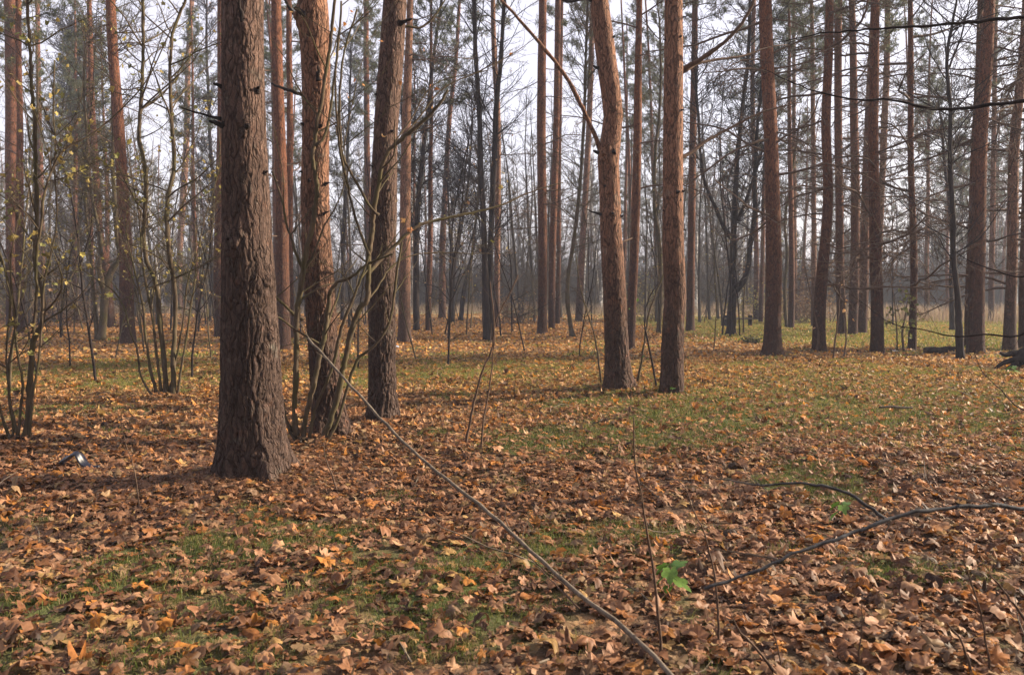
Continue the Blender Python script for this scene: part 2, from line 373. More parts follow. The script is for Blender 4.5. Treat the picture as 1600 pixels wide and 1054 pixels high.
def blades(B, x, y, h, wd, lean, cols, seg=2):
    n = len(x); az = rng.random(n)*6.283; la = rng.random(n)*6.283; ln = lean*rng.random(n)*h
    px, py = np.cos(az)*wd/2, np.sin(az)*wd/2; z = gh(x, y)
    lx, ly = np.cos(la)*ln, np.sin(la)*ln
    v = np.stack([np.stack([x-px, y-py, z-.01], -1), np.stack([x+px, y+py, z-.01], -1),
                  np.stack([x-px*.8+lx*.3, y-py*.8+ly*.3, z+h*.55], -1), np.stack([x+px*.8+lx*.3, y+py*.8+ly*.3, z+h*.55], -1),
                  np.stack([x+lx, y+ly, z+h*(1-.25*lean)], -1)], 1)
    f = np.array([(0, 1, 3), (0, 3, 2), (2, 3, 4)])
    B.add(v.reshape(-1, 3), (f[None]+(np.arange(n)*5)[:, None, None]).reshape(-1, 3), None, cols[:, None].repeat(5, 1).reshape(-1, 3))
GC = np.array([[.10, .145, .025], [.15, .175, .04], [.06, .095, .02], [.24, .22, .08], [.30, .24, .13], [.11, .18, .04]])
def grass(B, y0, y1, dens, h0, wd, thr=.25):
    A = .5*(y1*y1-y0*y0)*1.30+4*(y1-y0); n = int(A*dens)
    y = np.sqrt(y0*y0+rng.random(n)*(y1*y1-y0*y0)); x = (rng.random(n)*2-1)*(.65*y+2)
    g = grassm(x, y); k = rng.random(n) < np.clip((g-thr)*1.6, 0, 1)*(.3+fbm(x*6, y*6, 0, 61, 2)*1.2); x, y = x[k], y[k]; n = len(x)
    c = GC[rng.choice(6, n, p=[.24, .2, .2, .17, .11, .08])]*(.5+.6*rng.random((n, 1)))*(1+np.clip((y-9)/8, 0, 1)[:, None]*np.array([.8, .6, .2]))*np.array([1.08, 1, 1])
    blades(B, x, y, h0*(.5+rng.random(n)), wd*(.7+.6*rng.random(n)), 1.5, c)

# ------------------------------------------------------------------ trunks
class Trunk: pass
def make_trunk(parent, base, pts, D, mat, top=19.0, k=16, hi=False, seed=1, amp=1., name='trunk', flare=.18, lean_up=0., rtop=.05, burls=()):
    """pts: (x, y, width) picture readings, bottom first, all at distance D"""
    P = []; R = []
    for x, y, wdt in pts:
        p = at(x, y, D); P.append(p); R.append(wdt/2/F*D)
    P = np.array(P); R = np.array(R); P[0, 2] = gh(P[0, 0], P[0, 1])-.06
    n0 = max(8, int((P[-1, 2])/.35)); S = smooth_poly(np.column_stack([P, R]), n0)
    # carry on above the frame
    d = (S[-1, :3]-S[-4, :3]); d /= np.linalg.norm(d); d[1] *= .3
    zt = S[-1, 2]; ext = []
    if top > zt+1:
        m = int((top-zt)/1.0)
        for i in range(1, m+1):
            f = i/m; q = S[-1, :3]+d*(top-zt)*f*.8+np.array([0, 0, (top-zt)*f*.2]); q[2] = zt+(top-zt)*f
            q[0] = S[-1, 0]+d[0]/max(d[2], .5)*(top-zt)*f*.6
            ext.append([*q, S[-1, 3]*(1-f)+rtop*f])
    S2 = np.vstack([S, ext]) if ext else S
    # wobble in depth
    S2[:, 1] += (vn(S2[:, 2]*.35, seed*3.1, 0, seed)-.5)*.12*min(1, D/12)*np.clip(S2[:, 2]/2, 0, 1)
    T = Trunk(); T.S = S2; T.zt = zt; T.D = D
    def cen(z): return np.array([np.interp(z, S2[:, 2], S2[:, i]) for i in range(4)])
    T.c = cen
    B = MB()
    if hi:
        zz = np.concatenate([np.arange(S2[0, 2], zt+.25, hi), np.linspace(zt+.35, top, 30)])
        k = int(2*math.pi*R.mean()/hi*1.0)
    else:
        zz = np.concatenate([np.linspace(S2[0, 2], .6, 5)[:-1], np.linspace(.6, zt, max(8, int(zt/.3))), (np.linspace(zt+.5, top, 14) if top > zt+1 else [])])
    from_ = lambda i: np.interp(zz, S2[:, 2], S2[:, i])
    cx, cy, rr = from_(0), from_(1), from_(3)
    th = np.arange(k)*2*math.pi/k
    TH, ZZ = np.meshgrid(th, zz); RR = rr[:, None].repeat(k, 1)
    zl = ZZ-S2[0, 2]
    lob = np.cos(TH*4+seed)+.6*np.cos(TH*7+seed*2.3)
    RR = RR*(1+flare*np.exp(-zl/.20)*(.2+.85*np.clip(lob, -.25, 2)))
    RR = RR*(1+.10*(fbm(np.cos(TH)*.8+seed, np.sin(TH)*.8, ZZ*1.1, seed, 2)-.5))
    if hi:
        C = 2*math.pi*rr.mean(); nu = max(6, round(C/.046))
        du = (fbm(np.cos(TH)*2.2, np.sin(TH)*2.2, ZZ*3.0, seed+5, 3)-.5)
        dv = fbm(np.cos(TH)*3+9, np.sin(TH)*3, ZZ*2.2, seed+6, 3)-.5; u = TH/(2*math.pi)*nu+du*4.; v = ZZ/.42+dv*3.
        F1, F2, cl = worley(u, v, nu, seed)
        n2 = nu*2; f1, f2, c2 = worley(u*2, ZZ/.06+du*2, n2, seed+9)
        plate = sstep(.02, .32, F2-F1); fine = sstep(.0, .3, f2-f1)
        A = (.004+.024*np.exp(-np.clip(zl, 0, 9)/1.5))*amp*(.7+.6*vn(np.cos(TH)*1.5, np.sin(TH)*1.5, ZZ*.8, seed+3))
        disp = A*(plate*(.55+.45*cl)-.65)+.0035*amp*(fine*(.5+.5*c2)-.5)
        disp += .006*(fbm(np.cos(TH)*6, np.sin(TH)*6, ZZ*9, seed+1, 3)-.5)
        RR = RR+disp
        for bth, bz, ba, bs in burls:
            dth = (TH-bth+math.pi) % (2*math.pi)-math.pi; dd = np.sqrt((dth*RR)**2+((ZZ-bz)*.8)**2)/bs
            RR = RR+ba*np.exp(-dd**2)*(1+.25*np.sin(dd*9))
    X = cx[:, None]+RR*np.cos(TH); Y = cy[:, None]+RR*np.sin(TH)
    n = len(zz); i = np.arange(n-1)[:, None]*k; j = np.arange(k)[None]; j2 = (j+1) % k
    B.add(np.stack([X, Y, ZZ], -1).reshape(-1, 3), None, np.stack([i+j, i+j2, i+k+j2, i+k+j], -1).reshape(-1, 4))
    T.o = link(name, B.mesh(name, mat, True, base), parent)
    T.base = base
    return T
def stub(T, px, py, dx, length, r=.018, up=.15, mat=None, dy=-.5, name='branch_stub', bend=.1):
    """a broken branch stump on the trunk at picture point px, py; dx>0 leans right"""
    p = at(px, py, T.D); c = T.c(p[2]); off = np.clip((p[0]-c[0])/c[3], -.95, .95)
    s = c[:3]+np.array([off*c[3], -math.sqrt(1-off*off)*c[3], 0])*.9; s[2] = p[2]
    d = np.array([dx, dy, up]); d /= np.linalg.norm(d)
    t = np.linspace(0, 1, 7)[:, None]; P = s+d*t*length+np.array([0, 0, bend])*length*t*t+rng.normal(0, .004, (7, 3))
    B = MB(); B.tube(P, np.linspace(r*1.5, r*.55, 7)*np.array([1.5, 1.1, 1, 1, 1, 1, .8]), 7)
    link(name, B.mesh(name, mat or M['darkbark'], True, T.base), T.o if name == 'branch_stub' else T.o.parent)

# ------------------------------------------------------------------ twigs
def wander(p, d, L, n, jit, up=0., rs=None):
    rs = rs or rng; P = [np.array(p, float)]; d = np.array(d, float); d /= np.linalg.norm(d)
    for i in range(n):
        d = d+rs.normal(0, jit, 3)+np.array([0, 0, up]); d /= np.linalg.norm(d); P.append(P[-1]+d*L/n)
    return np.array(P)
def perp_dir(d, ang):
    a = np.cross(d, rng.normal(0, 1, 3)); a /= np.linalg.norm(a)+1e-9
    return d*math.cos(ang)+a*math.sin(ang)
def twigs(B, P, r0, r1, depth, dens, Lf, k=3, up=.03, jit=.12, tips=None, minr=.0012):
    """side twigs all along a polyline; tips collects twig ends"""
    n = len(P)-1; L = np.linalg.norm(np.diff(P, axis=0), axis=1).sum(); m = max(2, int(dens*L))
    for a in range(m):
        f = .15+.85*(a+rng.random())/m; i = min(n-1, int(f*n)); q = P[i]+(P[i+1]-P[i])*(f*n-i)
        d = P[i+1]-P[i]; d /= np.linalg.norm(d)
        dd = perp_dir(d, math.radians(rng.uniform(30, 65))); l = Lf*L*(1.1-.75*f)*rng.uniform(.5, 1.2)
        if l < .05: continue
        r = max(minr, (r0+(r1-r0)*f)*.5); ns = 4 if depth > 0 else 3
        Q = wander(q, dd, l, ns, jit, up); B.tube(Q, np.linspace(r, max(minr*.7, r*.3), ns+1), k, cap=False)
        if tips is not None: tips.append((Q[-1], Q[-1]-Q[-2])); tips.append((Q[len(Q)//2], Q[-1]-Q[-2]))
        if depth > 0: twigs(B, Q, r, r*.3, depth-1, dens*1.5, Lf*.9, 3, up, jit, tips, minr)
def leafspray(B, pts, n_per, size, cols, droop=.4, spread=.06):
    P = np.repeat(np.array([t[0] for t in pts]), n_per, 0); n = len(P)
    if not n: return
    P = P+rng.normal(0, spread, (n, 3)); O = maple()[[1, 2, 4, 6, 8, 10, 12, 14, 15]]; k = len(O)
    T = np.concatenate([np.zeros((1, 3)), O])[None].repeat(n, 0); T[..., 2] = rng.normal(0, 1.2, n)[:, None]*T[..., 0]**2+rng.normal(0, .05, T.shape[:2])
    V = rot_leaf(T, n, rng.random(n)*6.28, rng.normal(droop, .9, n), rng.normal(0, .7, n), size*(.6+.8*rng.random(n)), P)
    j = np.arange(k); f = np.stack([np.zeros(k, int), 1+j, 1+(j+1) % k], -1)
    c = np.array(cols)[rng.integers(0, len(cols), n)]*(.7+.6*rng.random((n, 1)))
    B.add(V.reshape(-1, 3), (f[None]+(np.arange(n)*(k+1))[:, None, None]).reshape(-1, 3), None, c[:, None].repeat(k+1, 1).reshape(-1, 3))
NC = np.array([[.06, .08, .035], [.09, .105, .045], [.045, .055, .028], [.12, .115, .055]])
def needles(B, tp, m=12, L=.13, wd=.012):
    C = np.array([t[0] for t in tp]); Dn = np.array([t[1] for t in tp]); Dn = Dn/(np.linalg.norm(Dn, axis=1)[:, None]+1e-9)
    P = np.repeat(C, m, 0); D = np.repeat(Dn, m, 0); n = len(P)
    a = rng.normal(0, 1, (n, 3)); e = D*.55+a*.55+np.array([0, 0, .15]); e /= np.linalg.norm(e, axis=1)[:, None]
    s = P-D*rng.random((n, 1))*.28; b = np.cross(e, rng.normal(0, 1, (n, 3))); b /= np.linalg.norm(b, axis=1)[:, None]
    l = L*(.6+.7*rng.random((n, 1))); v = np.stack([s-b*wd, s+b*wd, s+e*l], 1)
    c = np.repeat(NC[rng.integers(0, 4, len(tp))]*(.7+.6*rng.random((len(tp), 1))), m, 0)
    B.add(v.reshape(-1, 3), np.arange(n*3).reshape(-1, 3), None, c[:, None].repeat(3, 1).reshape(-1, 3))
CROWNS = []
def crown_proto(seed, H, Rm, nb, mneed, L=.15, wd=.011):
    """pine crown, local z from 0 (its lowest live branch) to H"""
    W = MB(); N = MB(); tips = []
    for i in range(nb):
        f = (i+rng.random()*.8)/nb; z = f*H*.95; az = i*2.4+rng.normal(0, .4)
        l = Rm*(.45+.55*math.sin(math.pi*min(1, .25+f*.8)))*rng.uniform(.55, 1.15)*(1-.55*f)
        d = np.array([math.cos(az), math.sin(az), .15+.5*f]); r = .012+.028*(1-f)*l/Rm
        Q = wander((0, 0, z), d, l, 6, .13, .05); W.tube(Q, np.linspace(r, r*.25, 7), 4, cap=False)
        for g in range(int(4+l*3.2)):
            ff = .3+.7*(g+rng.random())/int(4+l*3.2); ii = min(5, int(ff*6)); q = Q[ii]+(Q[ii+1]-Q[ii])*(ff*6-ii)
            dd = perp_dir((Q[ii+1]-Q[ii])/np.linalg.norm(Q[ii+1]-Q[ii]), math.radians(rng.uniform(25, 60))); ll = l*.38*rng.uniform(.5, 1.1)*(1.25-.7*ff)
            q2 = wander(q, dd, ll, 3, .15, .10); W.tube(q2, np.linspace(r*.4, .004, 4), 3, cap=False)
            for h_ in range(int(3+ll*5)):
                f3 = .25+.75*rng.random(); i3 = min(2, int(f3*3)); q3 = q2[i3]+(q2[i3+1]-q2[i3])*(f3*3-i3)
                tips.append((q3+rng.normal(0, .1, 3), perp_dir((q2[i3+1]-q2[i3])/np.linalg.norm(q2[i3+1]-q2[i3]), .7)))
            tips.append((q2[-1], q2[-1]-q2[-2]))
        tips.append((Q[-1], Q[-1]-Q[-2]))
    needles(N, tips, mneed, L, wd)
    return W.mesh('crown_limbs', M['browntwig']), N.mesh('crown_needles', M['needle'], False), len(tips)
for i in range(6):
    a, b, c = crown_proto(i, 8.5+i*.6, 2.3+.25*(i % 3), 34, 12, .17, .012); CROWNS.append((a, b))
print('tips', c)
def add_crown(parent, T, base, z0, idx=0, sc=1., mat=None):
    c = T.c(z0); rel = c[:3]-np.array(base)
    o = link('crown', CROWNS[idx % 6][0], parent, rel); n = link('needles', CROWNS[idx % 6][1], o)
    o.scale = (sc, sc, sc); o.rotation_euler = (0, 0, idx*1.7)
# dead lower limbs (prototype meshes, local +x outwards)
DEAD = []
for i in range(10):
    B = MB(); L = 1.0
    Q = wander((0, 0, 0), (1, 0, rng.uniform(-.15, .35)), L, 7, .13, rng.uniform(-.05, .05)); B.tube(Q, np.linspace(.013, .005, 8), 5, cap=False)
    twigs(B, Q, .010, .004, 1, 11, .5, 3, .0, .16, None, .0032); DEAD.append(B.mesh('dead_branch', M['browntwig']))
def dead_limbs(parent, T, base, n, z0, z1, lmin, lmax, sx=1.):
    for i in range(n):
        z = rng.uniform(z0, z1); c = T.c(z); az = rng.uniform(0, 6.283)
        o = link('dead_branch', DEAD[rng.integers(0, 10)], parent, c[:3]-np.array(base)+np.array([math.cos(az), math.sin(az), 0])*c[3]*.7)
        s = rng.uniform(lmin, lmax); o.scale = (s, s, s*rng.choice([-1, 1])); o.rotation_euler = (rng.normal(0, .3), rng.uniform(-.35, .25), az)

def pine(label, pts, mat='redbark', hi=False, k=14, crown=10., ci=0, dead=(0, 3, 9, .8, 2.), top=20., seed=1, D=None, group=None, amp=1., cs=1., flare=.22, burls=()):
    D = D or gd(pts[0][1]); b = at(pts[0][0], pts[0][1], D); base = (float(b[0]), float(b[1]), 0.)
    e = empty('pine_tree', base, label, 'pine tree', group)
    T = make_trunk(e, base, pts, D, M[mat], top, k, hi, seed, amp, flare=flare, burls=burls)
    TREEB.append((base[0], base[1], pts[0][2]/2/F*D))
    if crown: add_crown(e, T, base, crown, ci, cs)
    if dead[0]: dead_limbs(e, T, base, *dead)
    return e, T

# ---- the pines standing in the foreground
e1, P1 = pine('thick grey pine trunk nearest the camera, left of centre, with deep cracked bark', [(398, 750, 114), (397, 722, 106), (395, 660, 97), (393, 600, 91), (391, 500, 84), (389, 400, 76), (386, 300, 71), (383, 200, 66), (381, 100, 63), (380, 0, 62)],
    'greybark', .0075, crown=12.5, ci=0, dead=(0,), seed=3, top=22, amp=.85, flare=.4, burls=[(-1.75, at(385, 385, 7)[2], .035, .10), (-.5, at(425, 440, 7)[2], .03, .12), (-.5, at(430, 520, 7)[2], .03, .12), (-1.2, at(388, 60, 7)[2], .02, .06)])
e2, P2 = pine('orange sunlit pine with a knot, right behind the thick grey pine', [(517, 684, 62), (514, 650, 52), (510, 600, 49), (507, 550, 46), (502, 500, 45), (499, 450, 45), (494, 390, 45), (492, 300, 42), (493, 200, 41), (494, 130, 42), (492, 60, 46), (489, 0, 44)],
    'rosebark', .009, crown=12.5, ci=1, dead=(0,), seed=8, top=21, flare=.35, burls=[(-2.6, at(485, 35, 9)[2], .05, .10), (-1.1, at(503, 130, 9)[2], .02, .06)])
e3, P3 = pine('leaning grey pine with a black foot, right of the clump of thin stems', [(597, 658, 50), (597, 630, 44), (597, 600, 42), (597, 500, 41), (597, 400, 41), (600, 300, 40), (603, 200, 38), (611, 100, 37), (617, 0, 36)],
    'greybark', .010, crown=12, ci=2, dead=(0,), seed=5, top=21, flare=.25)
e4, P4 = pine('crooked pine with an S bend and a long bare limb to the left', [(968, 611, 46), (966, 590, 42), (964, 550, 38), (962, 500, 36), (960, 450, 36), (957, 400, 35), (954, 350, 33), (953, 300, 32), (951, 250, 33), (953, 225, 32), (958, 190, 30), (955, 150, 30), (948, 100, 31), (942, 50, 30), (936, 0, 28)],
    'rosebark', .011, crown=13, ci=3, dead=(0,), seed=6, top=20, amp=.8, flare=.3, burls=[(-2.2, at(945, 240, 13.3)[2], .05, .12), (-1.5, at(950, 335, 13.3)[2], .03, .08)])
e5, P5 = pine('straight reddish pine just right of the crooked one, small leafy twigs at its foot', [(1049, 618, 40), (1050, 580, 36), (1051, 520, 34), (1055, 460, 34), (1052, 400, 33), (1051, 300, 31), (1051, 200, 30), (1052, 100, 29), (1052, 0, 27)],
    'rosebark', .011, crown=13, ci=4, dead=(0,), seed=4, top=21, amp=.7, flare=.15)
e6, P6 = pine('dark brown pine with many dry side limbs, right of the black forked tree', [(1207, 556, 30), (1207, 530, 27), (1208, 480, 25), (1208, 400, 24), (1205, 250, 21), (1199, 100, 20), (1196, 0, 19)],
    'redbark', False, 20, crown=12, ci=5, dead=(28, 3.6, 11, 1.0, 3.2), seed=2, flare=.35)
for a in [(391, 45, -.1, .16, .016, 1.2), (352, 140, -1, .08, .015, .1), (357, 202, -1, .12, .02, .2), (398, 205, .3, .05, .018, 0), (410, 148, .4, .06, .015, .3), (427, 272, 1, .05, .015, 0), (372, 376, -.2, .04, .02, 0), (350, 190, -1, .35, .009, .12)]:
    stub(P1, a[0], a[1], a[2], a[3], a[4], a[5])
for a in [(480, 30, -1, .12, .03, .5), (503, 130, .1, .14, .02, .9), (478, 197, -.4, .06, .015, 0), (504, 200, .4, .06, .015, 0), (488, 285, 0, .05, .015, 0), (510, 288, 1, .07, .014, .1), (475, 270, -1, .05, .012, 0), (509, 335, 1, .08, .012, .2)]:
    stub(P2, *a[:6])
for a in [(628, 40, 1, .18, .02, .1), (615, 208, .3, .05, .014, 0), (590, 150, -.5, .05, .014, 0), (585, 262, -1, .06, .012, .1), (582, 350, -1, .06, .012, .1), (609, 300, .6, .06, .012, 0)]: stub(P3, *a[:6])
for a in [(962, 60, .5, .06, .016, 0), (934, 108, -1, .12, .02, .1), (936, 240, -1, .14, .03, .1), (955, 335, 0, .07, .03, 0), (972, 338, 1, .07, .02, 0), (956, 240, .2, .07, .03, 0), (944, 292, -.6, .05, .015, 0), (938, 335, -1, .3, .015, .15)]: stub(P4, *a[:6])
for a in [(1066, 30, 1, .1, .012, .1), (1060, 62, .5, .05, .012, 0), (1038, 65, -1, .06, .012, 0), (1062, 175, .7, .06, .013, 0), (1064, 300, .8, .07, .014, 0), (1055, 302, .3, .06, .02, 0), (1067, 360, 1, .06, .012, 0), (1036, 330, -1, .05, .012, 0)]: stub(P5, *a[:6])

def limb(parent, base, pts, D, D2, r0, r1, mat='mossbark', tw=(2, 4., .28), name='branch', k=7, up=.02, leafcol=None, minr=.0014, lsize=.06, ln=2, bk=None):
    """a limb through picture points, its depth running from D to D2; twigs ride on it"""
    m = len(pts); P = np.array([at(x, y, D+(D2-D)*i/(m-1)) for i, (x, y) in enumerate(pts)])
    S = smooth_poly(P, max(10, m*4)); S[1:] += rng.normal(0, 1, (len(S)-1, 3))*min(r0*.25, .004); B = MB(); B.tube(S, np.linspace(r0, r1, len(S))*(1+.25*(rng.random(len(S))-.5)), k)
    o = link(name, B.mesh(name, M[mat], True, base), parent)
    if tw:
        B2 = MB(); tips = []; twigs(B2, S, min(r0*.5, .009), min(r1, .004), tw[0], tw[1], tw[2], 4, up, .14, tips, minr)
        if len(B2.q) < 10:                            # few twigs: each a piece of its own
            off = 0
            for V_, Q_ in zip(B2.v, B2.q):
                b1 = MB(); b1.add(V_, None, Q_-off); off += len(V_); link('twig', b1.mesh('twig', M[mat], True, base), o)
        else: link('twig', B2.mesh('twig', M[mat], True, base), o)
        if leafcol is not None:
            sel = [tips[i] for i in rng.choice(len(tips), min(len(tips), leafcol[1]), replace=False)]
            B3 = MB(); leafspray(B3, sel, ln, lsize, leafcol[0]); link('foliage', B3.mesh('foliage', M['leaf'], False, base), o)
    return S
def bof(o): return tuple(o.location)
YG = [(.24, .21, .06), (.30, .23, .07), (.16, .16, .05)]; OR = [(.45, .20, .06), (.36, .15, .06), (.48, .30, .14)]; BR = [(.18, .10, .05), (.13, .08, .045), (.22, .15, .08)]
# limbs of the foreground pines
limb(e4, bof(e4), [(938, 236), (930, 212), (915, 180), (893, 135), (870, 100), (835, 58), (806, 25), (776, -8)], 13.3, 12.4, .042, .022, 'rosebark', None)
limb(e4, bof(e4), [(936, 8), (915, -2), (890, 3), (880, 0), (860, -12)], 13.3, 13, .03, .02, 'darkbark', None)
limb(e5, bof(e5), [(1066, 108), (1085, 98), (1110, 82), (1140, 58), (1165, 28), (1180, -2)], 13, 12.6, .045, .018, 'browntwig', (1, 2.4, .3))
limb(e5, bof(e5), [(1060, 249), (1080, 238), (1100, 222), (1125, 208), (1160, 190), (1200, 172), (1250, 160)], 13, 13.6, .035, .008, 'browntwig', (1, 3, .28))
limb(e5, bof(e5), [(1068, 112), (1090, 100), (1120, 93), (1160, 88), (1200, 74), (1230, 70)], 13, 14, .03, .008, 'browntwig', (1, 3, .25))
limb(e2, bof(e2), [(471, 148), (455, 142), (440, 137), (424, 130)], 9.0, 9.2, .022, .012, 'darkbark', None)
limb(e2, bof(e2), [(470, 38), (458, 20), (446, 2), (436, -12)], 9.0, 9.1, .022, .014, 'darkbark', None)
limb(e3, bof(e3), [(620, 42), (640, 41), (655, 44), (675, 30), (690, 8), (697, -10)], 10.3, 10.5, .02, .008, 'mossbark', (1, 4, .4))

# ---- mid-distance pines: label, points (bottom first), material, crown height
mid = [
 ('tall brown pine at the far left edge', [(20, 505, 19), (19, 400, 17), (20, 200, 20), (17, 0, 20)], 'redbark', 12, 40),
 ('narrow red pine touching the tall brown one at the left edge', [(33, 522, 13), (32, 430, 12), (31, 350, 12), (30, 200, 9), (29, 0, 8)], 'redbark', 12, None),
 ('thin pale pine between the left edge trunks and the wavy sapling', [(66, 490, 9), (65, 350, 8), (63, 250, 8), (60, 120, 7), (58, 0, 6)], 'redbark', 13, None),
 ('slim pink pine leaning left above the elbow-shaped mossy tree', [(173, 512, 15), (166, 420, 12), (159, 390, 11), (152, 300, 10), (146, 200, 9), (142, 100, 8), (139, 0, 7)], 'redbark', 13, None),
 ('dark brown pine behind the elbow-shaped mossy tree at left', [(200, 535, 24), (198, 480, 21), (196, 400, 19), (192, 300, 17), (186, 200, 16), (178, 100, 15), (173, 0, 14)], 'redbark', 12, None),
 ('pale pink pine leaning right between the two mossy sapling stems at left', [(279, 487, 10), (281, 400, 9), (286, 304, 10), (291, 228, 9), (294, 95, 8), (300, 0, 7)], 'rosebark', 15, None),
 ('brown pine half hidden behind the left side of the thick grey pine', [(343, 525, 16), (342, 420, 15), (344, 300, 14), (345, 150, 11), (345, 0, 10)], 'redbark', 12, None),
 ('red pine seen in the gap between the thick grey pine and the orange one', [(443, 545, 24), (442, 480, 22), (441, 400, 21), (440, 300, 19), (437, 200, 17), (434, 100, 17), (432, 0, 15)], 'redbark', 12, None),
 ('thin red pine tight against the left of the orange pine', [(455, 530, 11), (453, 400, 11), (453, 250, 10), (452, 100, 9), (452, 0, 8)], 'redbark', 13, None),
 ('thin straight orange pine seen left of the leaning grey pine', [(580, 500, 10), (576, 400, 10), (573, 200, 9), (572, 0, 8)], 'redbark', 14, None),
 ('brown pine just right of the leaning grey pine, bark plates at its foot', [(632, 537, 22), (632, 470, 19), (633, 350, 17), (634, 250, 16), (635, 180, 14), (638, 100, 12), (641, 0, 9)], 'rosebark', 12, None),
 ('slim brown pine left of the two small black trunks in the middle', [(691, 498, 12), (691, 400, 10), (694, 330, 9), (702, 190, 7), (712, 95, 6), (718, 0, 5)], 'redbark', 14, None),
 ('pale pine right behind the pair of black stems', [(776, 512, 10), (777, 400, 9), (778, 200, 9), (772, 80, 8), (770, 0, 7)], 'rosebark', 14, None),
 ('stout brown pine, leftmost of the close trio left of the crooked pine', [(846, 523, 20), (847, 505, 15), (848, 400, 14), (846, 200, 14), (848, 0, 12)], 'redbark', 14, None),
 ('slim pine in the middle of the close trio left of the crooked pine', [(862, 514, 11), (863, 400, 11), (869, 200, 10), (872, 0, 9)], 'redbark', 14, None),
 ('thin red pine, rightmost of the trio left of the crooked pine', [(871, 506, 8), (873, 400, 7), (874, 250, 6), (878, 0, 5)], 'redbark', 15, None),
 ('pine with a bright right edge behind the curved dark stem', [(904, 502, 12), (909, 400, 10), (915, 300, 9), (921, 180, 9), (926, 0, 7)], 'rosebark', 14, None),
 ('brown pine in the gap between the crooked and straight reddish pines', [(985, 547, 15), (987, 480, 14), (991, 400, 14), (994, 300, 13), (996, 200, 13), (997, 100, 11), (999, 0, 9)], 'redbark', 12, None),
 ('red pine close behind the right side of the straight reddish pine', [(1078, 517, 14), (1080, 400, 12), (1083, 200, 11), (1086, 0, 9)], 'redbark', 13, None),
 ('thin pine between the black forked tree and the dark brown pine', [(1181, 500, 9), (1182, 400, 8), (1180, 300, 7), (1176, 150, 7), (1178, 0, 6)], 'redbark', 14, None),
 ('thin sunlit pine first to the right of the dark brown pine', [(1243, 502, 8), (1242, 400, 7), (1241, 250, 6), (1240, 0, 5)], 'rosebark', 14, None),
 ('thin sunlit pine second to the right of the dark brown pine', [(1272, 510, 9), (1272, 400, 8), (1270, 200, 7), (1268, 0, 6)], 'rosebark', 14, None),
 ('red pine with a bowed lower trunk and bright right rim', [(1280, 551, 23), (1280, 510, 19), (1284, 440, 18), (1291, 370, 16), (1294, 300, 15), (1290, 200, 14), (1293, 100, 13), (1296, 0, 12)], 'redbark', 12, None),
 ('straight pine close to the right of the bowed red pine', [(1315, 524, 14), (1313, 400, 13), (1311, 300, 12), (1310, 200, 12), (1310, 0, 11)], 'redbark', 13, None),
 ('straight red pine left of the tightly paired trunks at right', [(1332, 525, 15), (1336, 400, 14), (1336, 250, 13), (1333, 100, 11), (1331, 0, 9)], 'redbark', 13, None),
 ('pine leaning right behind the left trunk of the tight group at right', [(1347, 521, 15), (1350, 400, 14), (1354, 250, 12), (1360, 100, 10), (1366, 0, 9)], 'redbark', 13, None),
 ('dark red pine standing in front of the tight group at right', [(1371, 550, 20), (1370, 470, 18), (1367, 400, 18), (1366, 300, 16), (1365, 200, 15), (1366, 100, 13), (1367, 0, 12)], 'redbark', 12, None),
 ('thin bright-rimmed pine showing behind the right side of the dark red pine', [(1368, 515, 10), (1374, 400, 9), (1378, 300, 9), (1381, 200, 10), (1385, 100, 9), (1387, 0, 8)], 'rosebark', 14, None),
 ('slender bare red pine beside the small leafy bush at right', [(1425, 546, 13), (1427, 480, 11), (1427, 400, 10), (1424, 250, 9), (1422, 100, 8), (1421, 0, 7)], 'redbark', 12, None),
 ('broad red pine beside the thin black stem at right', [(1524, 552, 28), (1525, 500, 24), (1526, 400, 22), (1530, 300, 20), (1534, 200, 19), (1540, 100, 18), (1545, 0, 15)], 'redbark', 12, None),
 ('second red pine touching the left side of the broad red pine', [(1514, 543, 14), (1515, 450, 13), (1519, 350, 11), (1523, 250, 10), (1532, 0, 8)], 'redbark', 13, None),
 ('grey brown pine near the right edge with a curved left root', [(1578, 547, 22), (1578, 500, 17), (1580, 400, 15), (1583, 300, 15), (1588, 200, 14), (1597, 100, 13), (1604, 0, 12)], 'rosebark', 12, None),
 ('pine cut by the right edge of the picture behind the stump', [(1603, 545, 20), (1602, 480, 17), (1603, 400, 16), (1606, 250, 14), (1612, 0, 12)], 'redbark', 12, None),
 ('pine trunk standing far behind the broad red pine, right of it', [(1549, 503, 9), (1550, 400, 8), (1552, 250, 7), (1556, 0, 6)], 'redbark', 14, None),
]
for i, (lb, pts, mt, ch, dd) in enumerate(mid):
    D = dd or gd(pts[0][1]); right = pts[0][0] > 1180
    n = 24 if right else 15
    z0 = 1.8 if right else 3.2
    pine(lb, pts, mt, False, 14 if D < 30 else 10, crown=max(9.5, .0+ch-1.5*rng.random()+(0 if right else 1.8)), cs=1. if right else .85, ci=i, dead=(n, z0, 11, .8, 3.4 if right else 2.3), top=19+3*rng.random(), seed=20+i, D=D, flare=.25)

